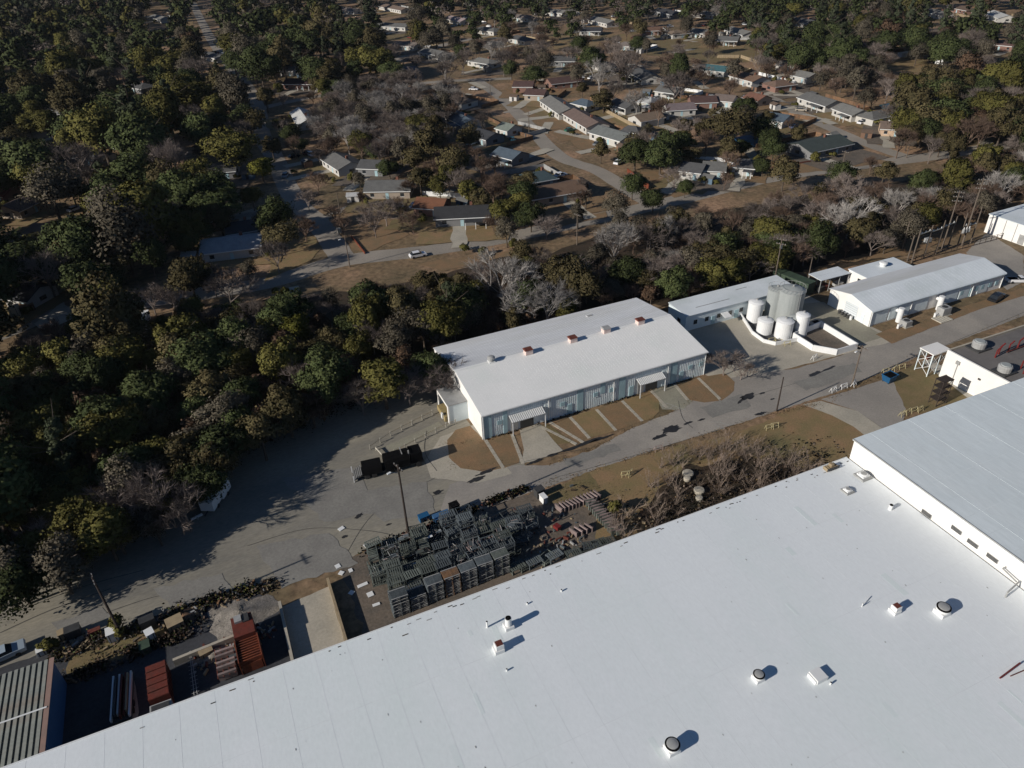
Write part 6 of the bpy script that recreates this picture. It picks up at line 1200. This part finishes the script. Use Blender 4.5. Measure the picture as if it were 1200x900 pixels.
ALL += zone([(0, 215), (120, 210), (200, 225), (300, 225), (325, 260), (290, 335), (200, 350), (60, 350), (0, 330)], 5, 9.5, {'evergreen_oak': 4, 'olive_tree': 2, 'brown_oak': 2, 'grey_brown_tree': 2, 'bare_tree': 2.5}, .75, 1.35, 'round the shaded houses at the left', tries=1.2)
ALL += zone([(900, -10), (-40, -10), (-40, 90), (1260, 90), (1260, -10)], 6, 18, {'evergreen_oak': 3, 'bare_tree': 2, 'grey_brown_tree': 1}, .9, 1.3, 'scattered far off along the top of the picture')
ALL += zone([(-250, 0), (0, 0), (0, 680), (-350, 760)], 6, 11, EVG, .9, 1.4, 'beyond the left edge')
ALL += zone([(1200, 0), (1500, 0), (1500, 150), (1200, 230)], 6, 12, MIX, .9, 1.3, 'beyond the right edge')
ALL += zone([(-100, -12), (1400, -12), (1300, -60), (0, -60)], 6, 21, EVG, 1.1, 1.7, 'beyond the top edge')
ALL.sort(key=lambda q: q[1]**2+q[2]**2)
cntk = {}; far_list = []; SZ = {}
for q in ALL: SZ.setdefault(q[4], []).append(q[3])
SZ = {k: (min(v)+(max(v)-min(v))*.33, min(v)+(max(v)-min(v))*.67) for k, v in SZ.items()}
for kind, x, y, s, txt in ALL:
    cntk[kind] = cntk.get(kind, 0)+1; px, py, _ = PX((x, y, 5)); vis = -40 < px < 1240 and -40 < py < 940
    if vis and cntk[kind] <= 280 and math.hypot(x, y) < 620: lb = ('small ' if s < SZ[txt][0] else 'large ' if s > SZ[txt][1] else 'mid-sized ')+DESC[kind]+' '+txt; place(kind, x, y, s, lb, 'tree', lb)
    else: far_list.append((kind, x, y, s))
# far wood: one joined object, its mesh built from light versions of the same trees
LOW = {}
for kind in PROTO:
    h, rad = PROTO[kind][0][3], PROTO[kind][0][4]; leafm = PROTO[kind][0][1].materials[0]; bare = 'bare' in kind
    vs, sn_ = crown_v(hash_(kind)+5, h, rad, h*.22, 12, 260 if bare else 420, .17 if bare else .46, 'cone' if kind == 'pine_tree' else 'round')
    LOW[kind] = (vs, leafm, sn_)
fm = []; VV = []; MI = []; NN = []
for kind, x, y, s in far_list:
    vs, lm_, sn_ = LOW[kind]
    if lm_ not in fm: fm.append(lm_)
    a = random.uniform(0, 6.28); c_, s_ = math.cos(a), math.sin(a); R_ = np.array([[c_, s_, 0], [-s_, c_, 0], [0, 0, 1]]); v = vs@R_*s*np.array([1, 1, random.uniform(.85, 1.15)])+np.array([x, y, 0]); VV.append(v); NN.append(sn_@R_); MI.append(np.full(len(v)//4, fm.index(lm_)))
if VV:
    V_ = np.concatenate(VV); o = link('far_wood', mesh_np('far_wood', V_, len(V_)//4, 4, fm, np.concatenate(MI), np.concatenate(NN))); tag(o, kind='stuff')
print('TREES', cntk, 'far', len(far_list))
# thicket of saplings at the warehouse edge
n = 0; TZ = [G(x, y, 1.5)[:2] for x, y in ((640, 560), (700, 540), (760, 520), (850, 508), (900, 515), (960, 535), (985, 550), (900, 572), (820, 590), (760, 620), (700, 650), (730, 610))]
TZ = [G(x, y, 1.5)[:2] for x, y in ((770, 535), (800, 520), (860, 515), (910, 525), (960, 540), (985, 552), (900, 572), (830, 575), (790, 600), (740, 640), (712, 650), (705, 615), (745, 590), (760, 560))]
xs = [p[0] for p in TZ]; ys = [p[1] for p in TZ]
for _ in range(900):
    x, y = random.uniform(min(xs), max(xs)), random.uniform(min(ys), max(ys))
    if not inpoly(x, y, TZ) or y < 58.5: continue
    px, py, _s = PX((x, y, 1))
    if (806-px)**2/400+(556-py)**2/144 < 1 or (818-px)**2/250+(578-py)**2/120 < 1: continue
    n += 1
    if n > 85: break
    place('pinkish_sapling', x, y, random.uniform(.6, 1.15), 'leafless pinkish sapling in the thicket beside the warehouse', 'sapling', 'saplings in the thicket beside the warehouse')
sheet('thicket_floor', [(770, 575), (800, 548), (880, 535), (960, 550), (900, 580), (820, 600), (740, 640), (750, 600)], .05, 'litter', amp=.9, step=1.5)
def weeds(name, pts, n, wd, hgt, mats_, seed, px=False):
    flat = name == 'verge_grass'
    rng = np.random.default_rng(seed); P_ = [np.array(G(*p)[:2]) if px else np.array(p, float) for p in pts]; seg = rng.integers(0, len(P_)-1, n); f = rng.random(n)[:, None]
    A = np.array(P_)[seg]; B_ = np.array(P_)[seg+1]; c = A+(B_-A)*f+rng.normal(size=(n, 2))*wd; cl = np.sin(c[:, 0]*1.3)+np.sin(c[:, 1]*1.9+c[:, 0]*.5); keep = cl > rng.uniform(-1.8, 1.2, n); c = c[keep]; n = len(c)
    cen = np.concatenate([c, .04+rng.random((n, 1))**2*hgt], 1); nor = nrm(rng.normal(size=(n, 3))*(.35 if flat else 1)+np.array([0, 0, 1. if flat else 0])); v = cards(cen, nor, rng.uniform(.03, .08, n) if flat else rng.uniform(.05, .17, n), rng); sn = np.repeat(nrm(np.array([0, 0, 1.])+rng.normal(size=(n, 3))*.4), 4, 0)
    tag(link(name, mesh_np(name, v, n, 4, [M[k] for k in mats_], rng.integers(0, len(mats_), n), sn)), kind='stuff')
weeds('hedge_weeds', [(-33, 79.8), (-22, 79.5), (-12, 80.3), (-5, 79.4)], 5200, .7, .9, ['leaf_greybrown', 'litter', 'leaf_dark', 'twig_brown', 'leaf_olive'], 1)
weeds('hedge_weeds', [(-31, 75), (-22, 75.6), (-15, 76.4)], 4500, .7, .9, ['leaf_greybrown', 'litter', 'leaf_dark', 'twig_brown'], 2)
weeds('hedge_weeds', [(8, 79.6), (22, 80.9), (37, 82)], 4500, .4, .8, ['litter', 'leaf_dark', 'twig_brown', 'leaf_brown'], 3)
weeds('verge_grass', [(38, 81.4), (60, 81.0), (85, 80.6), (94, 79.6)], 2600, 0.45, 0.07, ['lawn', 'lawn_red'], 4)
weeds('verge_grass', [(42, 85.9), (50, 86.2), (60, 88.5), (70, 89.5), (80, 92)], 1300, 0.33, 0.05, ['lawn', 'lawn_red'], 5)
weeds('verge_grass', [(27, 92), (28, 99), (34, 97), (34.5, 89), (27, 92)], 800, 0.45, 0.05, ['lawn', 'lawn_red'], 6)
weeds('verge_grass', [(94, 79), (104, 80.6), (112, 81.2), (126, 83.4), (165, 85.6)], 1800, 0.52, 0.09, ['lawn', 'lawn_red'], 7)
weeds('verge_grass', [(45, 62), (50, 66), (46, 76), (39, 80)], 2100, 1.80, 0.17, ['litter', 'lawn', 'leaf_greybrown', 'twig_brown'], 8)
weeds('brush_weeds', [(48, 62), (58, 66), (70, 68), (84, 66)], 8000, 3.2, .5, ['twig_pink', 'twig_brown', 'lawn', 'litter', 'leaf_greybrown'], 9)
weeds('verge_grass', [(124.6, 92.2), (165, 94.6), (200, 98)], 1500, 0.45, 0.07, ['lawn', 'lawn_red'], 10)
weeds('wood_edge_weeds', [(-50, 95), (-30, 104), (-12, 112), (8, 118), (30, 121)], 9000, 1.6, .8, ['litter', 'leaf_dark', 'leaf_greybrown', 'leaf_brown'], 11)
weeds('verge_grass', [(-40, 183), (8, 178.5), (28, 181), (51, 178.6), (75, 175.8), (103, 176)], 3000, 2.40, 0.21, ['lawn', 'lawn_red'], 12)
weeds('wall_weeds', [(35, 96.8), (82, 96.8)], 600, .18, .3, ['leaf_greybrown', 'lawn'], 13)

for i, (px, py, rr, lab) in enumerate(((806, 557, .95, 'pale round concrete lid in the thicket, uppermost'), (805, 563, .6, 'small pale lid just below the uppermost one'), (819, 577, .9, 'pale round concrete lid in the thicket shade'), (819, 586, .6, 'small pale lid nearest the warehouse edge'))):
    p = G(px, py); b = MB(); b.lathe((0, 0, 0), [(rr*.9, 0), (rr, .5), (rr*.85, .62), (.1, .68)], 'concrete', 14); tag(b.build('tank_lid', None, (p.x, p.y, .05)), lab, 'lid')
for px, py in ((790, 262), (470, 250), (335, 345), (325, 348), (600, 290), (565, 300), (545, 296), (720, 600), (345, 205), (140, 742), (62, 760), (600, 345)):
    p = G(px, py); place('bush', p.x, p.y, random.uniform(.7, 1.1), 'low green bush at the roadside or yard edge', 'bush', 'low bushes along roads and yards')
# palm on the road bend
p = G(686, 246); t = thing('palm_tree', 'single shaggy palm on the road bend', 'palm', (p.x, p.y, 0)); b = MB(); b.tube((0, 0, 0), (.2, 0, 5), .25, .2, 'bark', 8); b.build('trunk', t)
for i in range(26):
    a = i*2.4; el = .9-1.7*(i/26); b = MB(); q = Vector((.2, 0, 5)); w_ = .35
    for k in range(4):
        d = Vector((math.cos(a)*math.cos(el), math.sin(a)*math.cos(el), math.sin(el)))*.75; e = q+d; sd = Vector((-math.sin(a), math.cos(a), 0))*w_; w2 = w_*(.8 if k < 3 else .1); sd2 = sd*(w2/w_); b.poly([q-sd, e-sd2, e+sd2, q+sd], 'leaf_greybrown'); q = e; w_ = w2; el -= .35
    b.build('frond', t)

hz = bpy.data.materials.new('haze'); hz.use_nodes = True; n_ = hz.node_tree; n_.nodes.remove(n_.nodes['Principled BSDF']); pv = n_.nodes.new('ShaderNodeVolumePrincipled'); pv.inputs['Color'].default_value = (.85, .9, 1, 1); pv.inputs['Density'].default_value = 2.6e-5
n_.links.new(pv.outputs[0], n_.nodes['Material Output'].inputs['Volume']); M['haze'] = hz
b = MB(); b.box(-6500, 9500, -2500, 12500, -1, 86, 'haze'); tag(b.build('haze'), kind='stuff')
